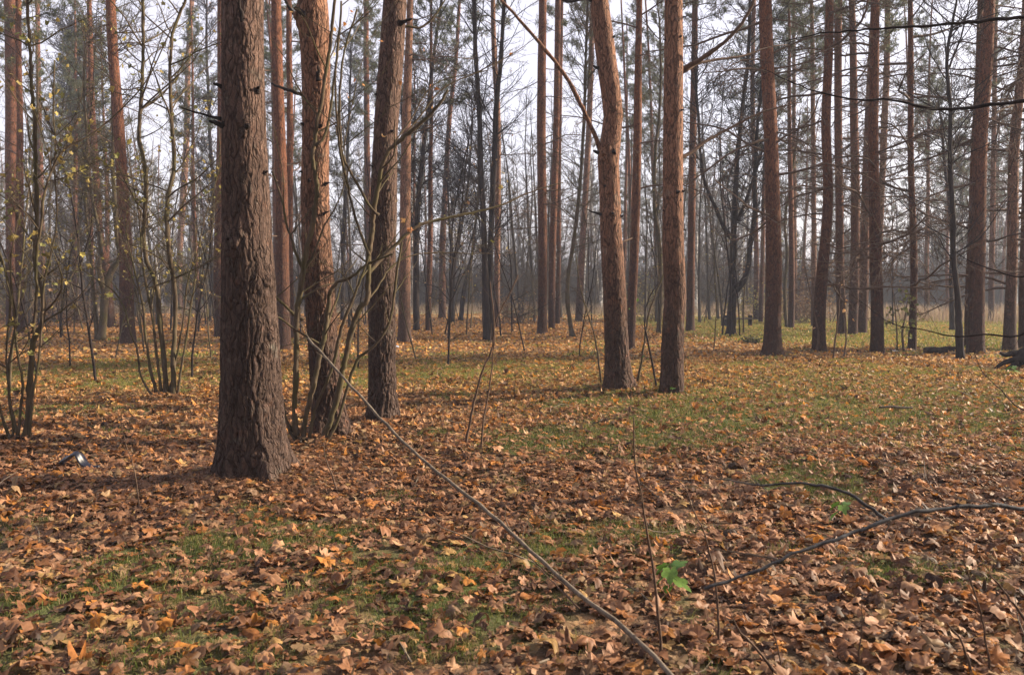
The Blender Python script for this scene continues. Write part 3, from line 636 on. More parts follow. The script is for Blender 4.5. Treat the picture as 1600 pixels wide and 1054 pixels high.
# ---- deciduous trees and saplings drawn by their stems
def decid(name, label, cat, stems, D, mat='darkbark', brn=10, brl=(.5, 1.6), leaf=None, tops=None, group=None, up=.05, twd=(1, 6.5, .42), k=8, minr=.0016, z0=1.3):
    """stems: list of [(x, y, width) ...] bottom first; branches spring from the stems, each its own part"""
    b = at(stems[0][0][0], stems[0][0][1], D); base = (float(b[0]), float(b[1]), 0.)
    e = empty(name, base, label, cat, group)
    for si, st in enumerate(stems):
        P = np.array([[*at(x, y, D), wd/2/F*D*(.84 if cat == 'sapling' else 1)] for x, y, wd in st]); 
        if si == 0 or st[0][1] > stems[0][0][1]-12: P[0, 2] = float(gh(P[0, 0], P[0, 1]))-.03
        n = max(14, len(P)*6); S = smooth_poly(P, n)
        if tops:                                     # carries on above the frame
            d = S[-1, :3]-S[-5, :3]; d /= np.linalg.norm(d); x_ = wander(S[-1, :3], d, tops, 10, .06, .05)
            S = np.vstack([S, np.column_stack([x_[1:], np.linspace(S[-1, 3], .006, 10)])])
        S[:, 1] += (vn(S[:, 2]*.8, si*3.3, 0, 40+si)-.5)*.5*np.clip(S[:, 2]/2, 0, 1)*(1 if si else .6)
        B = MB(); R = S[:, 3]*(1+.22*(vn(S[:, 2]*9, si, 0, 4)-.5)); R[0] *= 1.25; S[1:, :3] += rng.normal(0, 1, (len(S)-1, 3))*np.minimum(S[1:, 3:4]*.2, .004); B.tube(S[:, :3], R, k)
        nm = 'stem' if cat != 'tree' else ('trunk' if si == 0 else 'limb')
        o = link(nm, B.mesh(nm, M[mat], True, base), e)
        L = S[-1, 2]-S[0, 2]; nb = max(2, int(brn*L/2.5)) if brn else 0; minr = max(minr, .00022*D)
        for j in range(nb):
            zz = S[0, 2]+rng.uniform(.2, .98)*L
            if zz < z0: zz = z0+rng.random()*(S[-1, 2]-z0)
            i = int(np.clip(np.searchsorted(S[:, 2], zz), 1, len(S)-1)); p = S[i, :3]; t = S[i, :3]-S[i-1, :3]; t /= np.linalg.norm(t)
            az = rng.uniform(0, 6.28); d = np.array([math.cos(az), math.sin(az)*.8, .35+.7*rng.random()]); l = rng.uniform(brl[0], brl[1]*1.3)
            r = min(S[i, 3]*.55, .006+l*.006); Q = wander(p, d, l, 7, .12, up); Bb = MB(); tips = []
            Bb.tube(Q, np.linspace(r, max(minr, r*.25), 8), 5, cap=False); twigs(Bb, Q, r*.6, minr, twd[0], twd[1], twd[2], 3, up, .14, tips, minr)
            bo = link('branch', Bb.mesh('branch', M[mat], True, base), e)
            if leaf and rng.random() < leaf[2]:
                sel = [tips[q] for q in rng.choice(len(tips), min(len(tips), leaf[1]), replace=False)]
                Bl = MB(); leafspray(Bl, sel, leaf[3] if len(leaf) > 3 else 1, leaf[4] if len(leaf) > 4 else .06, leaf[0]); link('foliage', Bl.mesh('foliage', M['leaf'], False, base), bo)
    return e
TREE = 'tree'
g = gd
decid('bare_tree', 'black forked tree with a low left arm, standing before the far clearing', TREE, [
    [(1142, 523, 18), (1144, 480, 14), (1147, 450, 13), (1147, 415, 11), (1146, 375, 11), (1148, 322, 9), (1150, 266, 8), (1156, 212, 7), (1162, 152, 6), (1167, 106, 6), (1170, 38, 5), (1171, 0, 5)],
    [(1150, 452, 11), (1160, 440, 10), (1168, 415, 8), (1173, 385, 8), (1178, 340, 7), (1181, 270, 6), (1183, 200, 5), (1190, 120, 4)],
    [(1146, 377, 8), (1137, 366, 7), (1124, 343, 6), (1107, 300, 5), (1097, 262, 5), (1090, 190, 4), (1088, 133, 4)],
    [(1151, 345, 6), (1162, 318, 5), (1176, 280, 5), (1190, 240, 4)]], g(523), 'darkbark', 12, (.6, 2.2), None, 1.5, minr=.003)
decid('bare_tree', 'slim black stem, left one of the crossing pair in the middle of the wood', TREE, [
    [(761, 532, 13), (759, 480, 11), (757, 400, 9), (755, 330, 9), (751, 270, 9), (749, 180, 8), (743, 80, 7), (741, 0, 7)]], g(532), 'darkbark', 9, (.8, 2.4), (YG, 2, .4), 2, twd=(1, 4.5, .36), minr=.0025)
decid('bare_tree', 'slim black stem, right one of the crossing pair in the middle of the wood', TREE, [
    [(768, 530, 10), (766, 450, 9), (766, 400, 9), (769, 320, 9), (773, 240, 9), (775, 170, 8), (782, 100, 7), (786, 40, 6), (788, 0, 6)]], g(532)+.3, 'darkbark', 9, (.8, 2.4), (OR, 2, .3), 2, twd=(1, 4.5, .36), minr=.0025)
decid('bare_tree', 'curved dark mossy stem left of the crooked pine', TREE, [
    [(895, 526, 10), (891, 505, 7), (887, 470, 7), (888, 430, 6), (896, 380, 6), (903, 320, 6), (908, 260, 5), (913, 180, 5), (915, 90, 4), (918, 0, 4)]], g(526), 'mossbark', 16, (.6, 1.8), (YG, 3, .5), 2, minr=.0025)
decid('bare_tree', 'dark trunk just right of the brown pine beside the leaning grey pine', TREE, [
    [(651, 517, 11), (650, 450, 9), (651, 380, 9), (655, 300, 8), (665, 200, 6), (678, 90, 5), (690, 0, 4)], [(651, 370, 7), (640, 330, 5), (632, 250, 4), (628, 180, 3)]], g(517), 'darkbark', 16, (.8, 2.2), (YG, 3, .4), 2, minr=.003)
decid('bare_tree', 'small black trunk, left of the two little black trunks in the middle', TREE, [
    [(706, 504, 8), (707, 450, 8), (710, 407, 7), (718, 370, 5), (730, 300, 4), (738, 200, 3)], [(709, 410, 5), (703, 370, 4), (700, 300, 3)]], g(504), 'darkbark', 14, (.8, 2.6), None, 2, minr=.004)
decid('bare_tree', 'small leaning black trunk, right of the two little black trunks in the middle', TREE, [
    [(720, 501, 8), (724, 460, 7), (731, 425, 6), (738, 395, 5), (745, 330, 4), (752, 250, 3)]], g(501), 'darkbark', 12, (.8, 2.6), None, 2, minr=.004)
decid('bare_tree', 'thin black stem with small limbs beside the broad red pine at right', TREE, [
    [(1501, 560, 14), (1499, 500, 11), (1496, 420, 8), (1489, 330, 8), (1484, 260, 7), (1482, 180, 6), (1481, 90, 5), (1492, 20, 4), (1496, 0, 3)], [(1482, 110, 4), (1498, 70, 3), (1510, 20, 2)]], g(560), 'darkbark', 14, (.6, 1.9), None, 1, minr=.0022, z0=2.)
decid('bare_tree', 'thin black trunk standing behind the black stem at right, on the field edge', TREE, [
    [(1488, 516, 9), (1488, 450, 7), (1488, 390, 6), (1480, 300, 5), (1472, 200, 4)]], g(516), 'darkbark', 12, (.6, 2), None, 2, minr=.003)
decid('bare_tree', 'elbow-shaped mossy tree with a short thick trunk at left', TREE, [
    [(158, 532, 15), (161, 500, 12), (163, 464, 12), (168, 430, 11), (178, 413, 9), (185, 400, 7), (181, 350, 7), (178, 250, 6), (176, 150, 6), (178, 60, 5), (180, 0, 4)],
    [(163, 466, 9), (159, 420, 8), (158, 390, 7), (150, 340, 5), (140, 290, 4), (122, 250, 3)], [(152, 525, 8), (148, 480, 6), (142, 400, 5), (137, 330, 5), (136, 200, 4), (132, 90, 4)]], g(532), 'mossbark', 15, (.5, 1.7), (YG, 7, .7, 1, .08), 1.5, minr=.0022)
decid('bare_tree', 'dark trunk deep in the wood between the wavy sapling and the elbow-shaped tree', TREE, [
    [(121, 482, 11), (122, 440, 9), (119, 350, 9), (118, 250, 8), (108, 150, 5), (106, 60, 4)], [(120, 300, 6), (128, 230, 5), (126, 130, 4), (124, 70, 3)]], g(488), 'darkbark', 22, (1, 3.), (YG, 8, .7, 2, .1), 1.5, minr=.004)
decid('bare_tree', 'thin dark trunk tight against the left of the half hidden brown pine', TREE, [
    [(333, 495, 7), (332, 440, 7), (330, 370, 7), (333, 300, 6), (328, 200, 5), (322, 80, 4), (322, 0, 3)]], g(497), 'darkbark', 16, (.8, 2.4), (OR, 3, .4, 1, .1), 1.5, minr=.003)
decid('bare_tree', 'thin black stem seen between the orange pine and the leaning grey pine', TREE, [
    [(535, 500, 6), (536, 400, 7), (540, 300, 6), (545, 200, 4), (548, 90, 3)]], g(500), 'darkbark', 16, (.8, 2.2), None, 1.5, minr=.003)
decid('bare_tree', 'slender stem close to the left of the straight reddish pine', TREE, [
    [(1029, 520, 8), (1033, 450, 7), (1030, 380, 7), (1022, 320, 6), (1024, 240, 5), (1032, 150, 4), (1030, 40, 3)]], g(520), 'mossbark', 14, (.6, 2), (YG, 3, .5), 1.5, minr=.0025)
decid('bare_tree', 'slim crooked stem just right of the dark brown pine', TREE, [
    [(1229, 512, 6), (1227, 460, 5), (1230, 400, 5), (1226, 340, 4), (1236, 280, 4), (1248, 200, 3)]], g(512), 'mossbark', 14, (.5, 1.8), (YG, 6, .6), 1, minr=.0025)
# saplings of the foreground
S7 = decid('sapling', 'multi-stemmed mossy sapling with two tall wavy stems at left', 'sapling', [
    [(260, 627, 12), (256, 570, 10), (249, 509, 10), (243, 452, 9), (233, 425, 9), (223, 405, 8), (218, 370, 8), (220, 340, 8), (226, 290, 8), (224, 250, 8), (217, 212, 8), (222, 152, 7), (226, 76, 6), (228, 0, 6)],
    [(272, 622, 11), (270, 521, 9), (271, 426, 9), (269, 375, 9), (264, 311, 8), (269, 266, 8), (267, 200, 7), (267, 133, 6), (268, 45, 6), (281, 0, 5), (284, -15, 4)],
    [(252, 612, 6), (245, 550, 5), (238, 490, 5), (228, 440, 5), (222, 400, 3)],
    [(244, 612, 7), (235, 575, 6), (231, 536, 5)],
    [(240, 616, 5), (222, 590, 4), (217, 560, 4), (214, 540, 4), (205, 520, 3), (195, 480, 3), (180, 455, 3), (160, 440, 2)],
    [(276, 617, 6), (283, 580, 5), (290, 543, 4)], [(264, 612, 5), (275, 560, 4), (290, 500, 3), (300, 440, 3), (315, 400, 2)]], g(622), 'mossbark', 11, (.4, 1.3), (YG, 7, .6, 1, .065), 2, z0=1.2)
decid('sapling', 'wavy brown sapling at the left edge with a clump of thin shoots at its foot', 'sapling', [
    [(38, 704, 15), (43, 650, 13), (45, 600, 11), (47, 545, 10), (53, 525, 10), (62, 505, 9), (64, 480, 9), (60, 450, 8), (48, 420, 8), (45, 370, 8), (46, 266, 7), (51, 190, 7), (48, 133, 6), (46, 57, 6), (44, 0, 5)],
    [(30, 700, 7), (24, 660, 6), (14, 620, 5), (10, 560, 5), (16, 500, 4), (8, 420, 4)], [(22, 705, 9), (14, 680, 6), (4, 650, 5), (-8, 600, 4)],
    [(28, 695, 6), (32, 640, 5), (38, 600, 5), (33, 540, 4), (30, 480, 3), (20, 430, 3)], [(14, 708, 7), (22, 670, 5), (18, 640, 4), (12, 560, 3)],
    [(46, 690, 6), (52, 620, 5), (62, 570, 4), (70, 500, 4), (72, 440, 4), (82, 380, 3), (86, 330, 3)], [(60, 520, 6), (68, 470, 5), (74, 400, 5), (83, 350, 5), (88, 300, 4), (100, 240, 4), (130, 215, 3)]],
    g(704), 'mossbark', 9, (.3, 1.), (YG, 7, .6, 1, .065), 1.5, z0=.8)
HZ = decid('hazel_bush', 'clump of thin pale mossy stems rising between the orange pine and the leaning grey pine', 'bush', [
    [(503, 697, 11), (516, 655, 10), (528, 615, 10), (535, 580, 9), (545, 530, 9), (553, 500, 9), (562, 480, 9), (572, 470, 9), (574, 440, 8), (573, 400, 8), (578, 360, 8), (582, 320, 7), (594, 260, 7), (600, 245, 6), (610, 230, 6), (640, 205, 6), (680, 170, 5), (700, 140, 4)],
    [(473, 692, 9), (478, 650, 8), (488, 610, 8), (497, 560, 8), (505, 520, 8), (511, 470, 7), (514, 455, 7), (528, 440, 5), (545, 435, 5), (575, 412, 4), (615, 397, 3)],
    [(463, 680, 10), (460, 640, 9), (463, 580, 9), (464, 500, 9), (470, 450, 9), (474, 425, 9), (480, 390, 8), (488, 355, 8), (492, 330, 7), (496, 290, 7), (490, 250, 6), (496, 200, 6), (505, 150, 6), (514, 100, 5), (520, 60, 5), (528, 0, 5)],
    [(482, 690, 6), (492, 640, 5), (510, 600, 5), (525, 560, 5), (537, 510, 5), (553, 470, 4), (565, 440, 4), (580, 400, 3)],
    [(510, 690, 6), (530, 650, 5), (545, 600, 5), (560, 560, 5), (585, 540, 4), (610, 500, 4), (622, 420, 4), (630, 380, 3)],
    [(465, 695, 6), (450, 665, 5), (441, 620, 5), (436, 590, 4), (428, 560, 3), (405, 525, 3), (390, 510, 2)],
    [(474, 718, 5), (468, 700, 5), (462, 682, 4), (452, 665, 4)],
    [(575, 400, 5), (560, 360, 4), (548, 320, 4), (535, 250, 4), (532, 200, 3), (531, 120, 3)],
    [(590, 335, 5), (575, 320, 4), (545, 265, 4), (535, 240, 4), (533, 170, 4), (540, 90, 3), (560, 20, 3)],
    [(495, 230, 5), (510, 210, 4), (520, 140, 4), (530, 40, 4), (532, 0, 3)],
    [(474, 425, 5), (465, 400, 5), (456, 370, 4), (450, 350, 4), (445, 320, 3), (430, 270, 3)],
    [(470, 500, 6), (455, 490, 5), (440, 475, 4), (425, 462, 4)]], g(694), 'mossbark', 5, (.3, 1.0), (OR, 2, .25, 1, .07), None, z0=1.0, minr=.0013)
b = bof(HZ)
limb(HZ, b, [(572, 470), (590, 450), (608, 420), (640, 400), (680, 395), (740, 396), (800, 395)], 8.6, 9.6, .012, .003, 'mossbark', (2, 6, .36), leafcol=(YG, 3), ln=1)
limb(HZ, b, [(604, 240), (650, 190), (690, 140), (740, 115), (800, 85), (850, 50)], 8.6, 9.5, .012, .003, 'mossbark', (2, 6, .36))
limb(HZ, b, [(574, 430), (600, 400), (650, 355), (700, 340), (740, 332), (790, 318), (830, 300), (880, 285)], 8.6, 9.8, .024, .006, 'mossbark', (2, 6, .36), leafcol=(YG, 5), ln=1)
limb(HZ, b, [(600, 245), (640, 190), (680, 130), (760, 110), (800, 78)], 8.8, 9.6, .01, .003, 'mossbark', (2, 5, .38), leafcol=(OR, 4), ln=1)
limb(HZ, b, [(535, 240), (560, 120), (580, 60), (620, 0)], 8.8, 9.2, .006, .002, 'mossbark', (1, 5, .25), leafcol=(OR, 3), ln=1)

# small shoots standing in front
def shoot(label, pts, D, w0, mat='browntwig', leaf=None, tw=None, name='shoot', cat='shoot', D2=None, ls=.05, ln=1):
    b = at(pts[0][0], pts[0][1], D); base = (float(b[0]), float(b[1]), 0.)
    e = empty(name, base, label, cat)
    limb(e, base, pts, D, D2 or D, w0/2/F*D*1.1, w0/2/F*D*.4, mat, tw, 'stem', 6, leafcol=leaf, lsize=ls, ln=ln); return e
GR = [(.075, .155, .028), (.11, .20, .035), (.05, .11, .025)]
shoot('upright brown shoot in the near litter, left of the bright green seedling', [(1036, 1034), (1022, 900), (1010, 820), (1000, 760), (992, 720), (990, 650)], gd(1034), 5, 'browntwig', None, (0, 3, .12))
shoot('thin brown shoot curving up right of the bright green seedling', [(1123, 1006), (1122, 960), (1117, 900), (1108, 860), (1100, 830), (1085, 800), (1072, 765), (1060, 750)], gd(1008), 4)
shoot('bent brown shoot at the lower edge of the picture', [(1215, 1056), (1180, 1010), (1155, 985), (1143, 960)], gd(1056), 5)
shoot('thin shoot in the litter near the lower right corner', [(1548, 1050), (1540, 1000), (1530, 950), (1518, 910), (1508, 880), (1506, 840)], gd(1050), 4)
shoot('slanting pale shoot at the right edge near the corner', [(1612, 985), (1600, 965), (1570, 925), (1545, 895)], gd(985), 5)
shoot('leaning shoot right of the lower edge, below the blurred branch', [(1520, 1060), (1510, 1020), (1498, 995), (1480, 972)], gd(1060), 5)
shoot('thin dark shoot near the bottom, right of centre', [(1342, 1040), (1343, 1010), (1347, 975), (1346, 940)], gd(1040), 3)
shoot('faint twig shoot standing at the bottom, right of the bent shoot', [(1222, 1048), (1215, 1010), (1206, 980), (1200, 950)], gd(1048), 3)
shoot('thin forked shoot in the middle of the clearing, left of the crooked pine', [(727, 700), (738, 640), (752, 585), (768, 545), (775, 500), (790, 470), (810, 430)], gd(700), 4, 'browntwig', None, (0, 6, .35))
shoot('second thin shoot leaning left in the middle of the clearing', [(752, 710), (755, 660), (765, 600), (770, 560), (772, 500), (765, 440)], gd(708), 3, 'browntwig', None, (0, 4, .3))
shoot('slender twiggy shoot at the left foot of the straight reddish pine', [(996, 596), (1003, 560), (1012, 500), (1024, 460), (1040, 420), (1055, 380)], gd(600), 3.5, 'mossbark', (YG, 4), (2, 5, .38))
shoot('dark twiggy shoot against the foot of the straight reddish pine', [(1026, 606), (1018, 560), (1008, 510), (1012, 470), (1030, 440)], gd(606), 3.5, 'darkbark', (GR, 5), (2, 5, .38))
shoot('bare twiggy shoot left of the foot of the crooked pine', [(940, 604), (936, 570), (928, 520), (915, 480), (905, 440), (900, 400)], gd(606), 3, 'mossbark', (YG, 3), (2, 6, .36))
shoot('thin brown shoot in the litter between the plastic scrap and the grey pine', [(218, 800), (214, 760), (206, 720), (196, 690), (190, 660)], gd(800), 2.5)
shoot('slim dark shoot in front of the thick grey pine', [(527, 770), (520, 745), (510, 720), (505, 690)], gd(770), 3)
shoot('dry forked shoot left of the small leafy bush at right', [(1402, 548), (1400, 500), (1396, 460), (1390, 420)], gd(548), 2.5, 'browntwig', None, (0, 5, .3))
for i, (px, py, lb) in enumerate([(1301, 562, 'twiggy shoot in front of the bowed red pine'), (1318, 560, 'leafy twig clump right of the foot of the bowed red pine'), (1275, 552, 'dry shoot at the left foot of the bowed red pine')]):
    shoot(lb, [(px, py), (px+4, py-30), (px+10-8*i, py-80), (px+14-16*i, py-140)], gd(py), 3, 'browntwig', (OR, 6), (1, 6, .3), ls=.08)
shoot('small leafy bush at the foot of the slender bare red pine', [(1412, 548), (1410, 520), (1414, 495), (1418, 470)], gd(549), 4, 'browntwig', ([(.10, .11, .04), (.16, .17, .05)], 40), (1, 14, .7), 'bush', 'bush', ls=.13, ln=2)
shoot('reddish leafy bush behind the dark brown pine at right', [(1247, 500), (1245, 480), (1250, 455), (1252, 430)], gd(502), 5, 'browntwig', (BR, 50), (1, 12, .8), 'bush', 'bush', ls=.15, ln=3)
def seedling(label, px, py, D, h, n, s):
    p = at(px, py, D); base = (float(p[0]), float(D), 0.); e = empty('seedling', base, label, 'seedling')
    B = MB(); P = wander((p[0], D, .0), (0, 0, 1), max(.05, p[2]), 5, .08); B.tube(P, np.linspace(.003, .002, 6), 5)
    link('stem', B.mesh('stem', M['mossbark'], True, base), e)
    for i in range(n):
        az = i*2.4+.5; B = MB(); O = maple(); k = len(O); T = np.concatenate([np.zeros((1, 3)), O*.5, O])[None]; T[..., 0] *= .62; T[..., 1] = T[..., 1]*1.1+.35
        T[..., 2] = -.45*T[..., 1]**2+.5*T[..., 0]**2
        V = rot_leaf(T, 1, np.array([az]), np.array([-.1+.5*(i % 3)-.3]), np.array([.2]), np.array([s*(.8+.3*rng.random())]), (P[-1]-np.array([0, 0, .02*i]))[None])
        j = np.arange(k-1); f = np.vstack([np.stack([np.zeros(k-1, int), 1+j, 2+j], -1), np.stack([1+j, 1+k+j, 2+j], -1), np.stack([2+j, 1+k+j, 2+k+j], -1)])
        c = np.array(GR[i % 3])*1.15; B.add(V[0], f, None, np.tile(c, (2*k+1, 1))); link('leaf', B.mesh('leaf', M['green'], True, base), e)
seedling('bright green maple seedling in the near litter', 1046, 880, gd(925), .2, 7, .15)
seedling('pair of light green leaves on a seedling above the blurred branch', 1308, 782, gd(812), .12, 4, .13)
seedling('fresh green seedling at the foot of the straight reddish pine', 1050, 604, gd(622), .08, 4, .08)
seedling('yellow-green seedling in front of the dark stump', 1581, 572, gd(588), .12, 5, .16)

# the long leaning pole and the blurred branch
def thing_limb(name, label, cat, pts, D, D2, r0, r1, mat, tw=None, extra=(), ground=None):
    P = at(pts[0][0], pts[0][1], D); base = (float(P[0]), float(P[1]), 0.); e = empty(name, base, label, cat)
    limb(e, base, pts, D, D2, r0, r1, mat, tw, 'stem', 8)
    for q in extra: limb(e, base, *q)
    return e
thing_limb('leaning_stem', 'long thin bare stem leaning diagonally across the foreground', 'stem', [(1330, 1500), (1180, 1230), (1105, 1112), (1050, 1054), (980, 985), (900, 925), (830, 860), (760, 797), (680, 735), (620, 680), (560, 615), (520, 572), (482, 528)], 2.05, 6.2, .011, .0095, 'greytwig',
    (0, 1.6, .07), extra=[([(880, 912), (850, 890), (825, 868), (800, 850)], 3.9, 4.2, .004, .002, 'browntwig', None), ([(905, 950), (880, 925), (855, 900), (835, 880)], 3.7, 4.0, .005, .002, 'browntwig', None), ([(486, 535), (478, 520), (470, 505), (462, 500)], 6.2, 6.25, .004, .002, 'greytwig', None),
        ([(800, 832), (790, 812), (790, 790)], 4.6, 4.6, .004, .002, 'greytwig', None)])
# near branch, blurred, hanging in from a shrub beyond the right edge
ge = thing_limb('bare_branch', 'dark blurred bare branch reaching in from the right edge over the litter', 'branch', [(1760, 1180), (1735, 1000), (1700, 850), (1660, 800), (1600, 793), (1540, 789), (1480, 793), (1430, 800), (1385, 811), (1340, 830), (1300, 844), (1255, 860), (1215, 874), (1160, 900), (1100, 918)], 2.6, 2.3, .0105, .0045, 'slate', None,
    extra=[([(1382, 809), (1355, 790), (1330, 773), (1290, 760), (1240, 754), (1190, 758), (1110, 745)], 2.35, 2.5, .006, .002, 'slate', None), ([(1215, 873), (1190, 868), (1150, 862), (1110, 856)], 2.3, 2.4, .003, .0015, 'greytwig', None),
           ([(1392, 812), (1388, 822), (1383, 835)], 2.35, 2.35, .003, .002, 'greytwig', None), ([(1560, 790), (1500, 778), (1450, 764), (1410, 748)], 2.4, 2.7, .003, .0012, 'greytwig', None)])
def off_shrub(label, tops, D, xb, mat='darkbark'):
    p = at(xb, 700, D); base = (float(p[0]), float(D), 0.); e = empty('shrub', base, label, 'shrub')
    B = MB(); Q = np.array([[p[0], D, 0], [p[0]-.05, D, 1.2], [p[0]+.05, D, 2.4], [p[0], D, 3.6], [p[0]-.1, D, 4.6]]); S = smooth_poly(Q, 24); B.tube(S, np.linspace(.05, .02, 24), 8)
    link('stem', B.mesh('stem', M[mat], True, base), e)
    for t in tops: limb(e, base, *t)
off_shrub('dark branches reaching in from beyond the right edge across the tall pines', [
    ([(1670, 20), (1600, 27), (1540, 33), (1480, 38), (1420, 43), (1360, 46), (1290, 52), (1215, 66)], 7, 7.6, .019, .004, 'darkbark', (2, 4, .26)),
    ([(1670, 140), (1600, 158), (1540, 165), (1480, 171), (1440, 168), (1390, 155), (1340, 156), (1260, 138), (1195, 108)], 7, 7.8, .02, .004, 'darkbark', (2, 4, .26)),
    ([(1670, 455), (1600, 521), (1540, 522), (1490, 525), (1440, 515), (1400, 508), (1370, 490), (1330, 460)], 7, 8., .012, .002, 'darkbark', (0, 4, .25)),
    ([(1670, 400), (1600, 432), (1550, 420), (1510, 405), (1480, 380), (1450, 345)], 7, 8., .008, .002, 'darkbark', (0, 4, .3)),
    ([(1670, 640), (1600, 640), (1560, 605), (1535, 580), (1520, 545)], 7, 6.8, .008, .002, 'darkbark', (0, 3, .3))], 7.2, 1670)

# ------------------------------------------------------------------ logs, stump, scraps
def rough_tube(name, P, R, mat, parent=None, k=18, amp=.12, seed=1, origin=(0, 0, 0), n=30):
    S = smooth_poly(np.column_stack([P, R]), n); B = MB(); B.tube(S[:, :3], S[:, 3], k); v = B.v[0]
    c = np.vstack([S[:, :3].repeat(k, 0), S[-1:, :3], S[:1, :3]]); d = v-c
    B.v[0] = c+d*(1+amp*4*(fbm(v[:, 0]*9, v[:, 1]*9, v[:, 2]*9, seed, 3)-.5))[:, None]
    return link(name, B.mesh(name, mat, True, origin), parent)
p = gp(1592, 578); base = (float(p[0]), float(p[1]), 0.); e = empty('tree_stump', base, 'rotten dark uprooted stump with ragged roots at the right edge', 'stump')
x, y = p[0], p[1]
rough_tube('trunk', [(x+.75, y+.1, .42), (x+.35, y, .36), (x+.05, y-.02, .27), (x-.15, y, .15)], [.2, .21, .17, .06], M['darkbark'], e, 20, .16, 3, base)
for q in ([(x+.1, y, .2), (x-.15, y-.05, .22), (x-.38, y, .13), (x-.52, y, .02)], [(x+.1, y, .3), (x-.1, y+.05, .36), (x-.3, y, .33), (x-.42, y, .38)], [(x+.3, y-.1, .2), (x+.2, y-.25, .12), (x+.12, y-.3, .0)], [(x+.1, y, .2), (x-.2, y-.1, .1), (x-.36, y-.1, .0)]):
    rough_tube('root', q, [.09, .07, .05, .025][:len(q)] if len(q) == 4 else [.09, .06, .03], M['darkbark'], e, 10, .18, 5, base, 18)
def log(label, px, py, L, r, mat, az=0., name='log', z=None):
    p = gp(px, py); base = (float(p[0]), float(p[1]), 0.); e = empty(name, base, label, 'log')
    d = np.array([math.cos(az), math.sin(az), 0])*L/2; c = np.array([p[0], p[1], r*.8 if z is None else z])
    rough_tube('trunk', [c-d, c-d*.4+[0, 0, .01], c+d*.4, c+d], [r*.9, r, r, r*.85], M[mat], e, 16, .08, 7, base, 24)
    for s_ in (-1, 1):
        B = MB(); t = np.linspace(0, 2*math.pi, 17)[:-1]; u = np.array([-math.sin(az), math.cos(az), 0]); cc = c+d*s_*1.005
        B.add(np.vstack([cc, cc+(u*np.cos(t)[:, None]+np.array([0, 0, 1.])*np.sin(t)[:, None])*r*.8]), [(0, 1+i, 1+(i+1) % 16) if s_ > 0 else (0, 1+(i+1) % 16, 1+i) for i in range(16)])
        link('cut_end', B.mesh('cut_end', M['browntwig'], False, base), e)
log('short charred log lying between the leafy bush and the thin black stem', 1462, 552, .62, .10, 'darkbark', .05)
log('second dark log end lying against the thin black stem', 1487, 549, .5, .08, 'darkbark', -.1)
log('flat piece of dead wood on the green patch at right', 1400, 638, .45, .018, 'greytwig', -.12)
log('fallen grey branch piece behind the brown pine near the leaning grey pine', 805, 496, 1.6, .12, 'greytwig', .1)
def bench():
    p = gp(1155, 510); D = p[1]; base = (float(p[0]), float(D), 0.); e = empty('park_bench', base, 'low dark bench far off behind the black forked tree', 'bench')
    def box(nm, c, s, mat):
        B = MB(); v = [(c[0]+a*s[0]/2, c[1]+b_*s[1]/2, c[2]+d*s[2]/2) for d in (-1, 1) for b_ in (-1, 1) for a in (-1, 1)]
        B.add(v, None, [(0, 2, 3, 1), (4, 5, 7, 6), (0, 1, 5, 4), (2, 6, 7, 3), (0, 4, 6, 2), (1, 3, 7, 5)]); o = link(nm, B.mesh(nm, M[mat], False, base), e)
        m = o.modifiers.new('b', 'BEVEL'); m.width = .012; m.segments = 2
    x0 = at(1131, 500, D)[0]; x1 = at(1175, 500, D)[0]; L = x1-x0; cx = (x0+x1)/2
    box('seat', (cx, D, .42), (L, .38, .07), 'greytwig')
    for xx in (x0+.16, x1-.1): box('leg', (xx, D, .30), (.3 if xx < cx else .12, .36, .6), 'darkbark')
bench()
def scrap():
    s = NT('dark_blue_plastic'); s.principled((.004, .005, .014), .35, None, .6); 
    D = gd(737); base = tuple(float(q) for q in (at(122, 735, D)[0], D, 0)); e = empty('plastic_scrap', base, 'crumpled dark blue plastic strip arched over the leaves at lower left', 'plastic scrap')
    def strip(nm, pts, wds, lift):
        P = smooth_poly(np.array([at(a, b_, D) for a, b_ in pts]), 26); W = np.interp(np.linspace(0, 1, 26), np.linspace(0, 1, len(wds)), wds)
        rows = 7; V = []; 
        for r in range(rows):
            f = r/(rows-1)-.5; V.append(P+np.stack([f*W*.25, f*W*1.2, -abs(f)*W*.8+.014*(vn(P[:, 0]*40, r*.9, 0, 5)-.5)+lift], -1))
        V = np.array(V).reshape(-1, 3); i = np.arange(rows-1)[:, None]*26; j = np.arange(25)[None]
        B = MB(); B.add(V, None, np.stack([i+j, i+j+1, i+27+j, i+26+j], -1).reshape(-1, 4)); o = link(nm, B.mesh(nm, s.m, True, base), e)
        m = o.modifiers.new('s', 'SOLIDIFY'); m.thickness = .003
    strip('strip', [(92, 732), (98, 722), (108, 716), (116, 711), (124, 712), (132, 724), (142, 731), (156, 733)], [.05, .09, .08, .07, .09, .09, .06, .02], .035)
scrap()
def small_scrap(label, px, py, s_, colr):
    s = NT('white_scrap_paper'); s.principled(colr, .6); p = gp(px, py); base = (float(p[0]), float(p[1]), 0.)
    B = MB(); n = 9; X, Y = np.meshgrid(np.linspace(-1, 1, n), np.linspace(-1, 1, n)); Z = .9*(fbm(X*1.5+px, Y*1.5, 0, 4, 3))*(1-.4*(X*X+Y*Y))+.1
    i = np.arange(n-1)[:, None]*n; j = np.arange(n-1)[None]; B.add(np.stack([X, Y, Z], -1).reshape(-1, 3)*s_, None, np.stack([i+j, i+j+1, i+n+1+j, i+n+j], -1).reshape(-1, 4))
    o = link('litter_scrap', B.mesh('litter_scrap', s.m)); o.location = base; o['label'] = label; o['category'] = 'litter'
    m = o.modifiers.new('s', 'SOLIDIFY'); m.thickness = .004
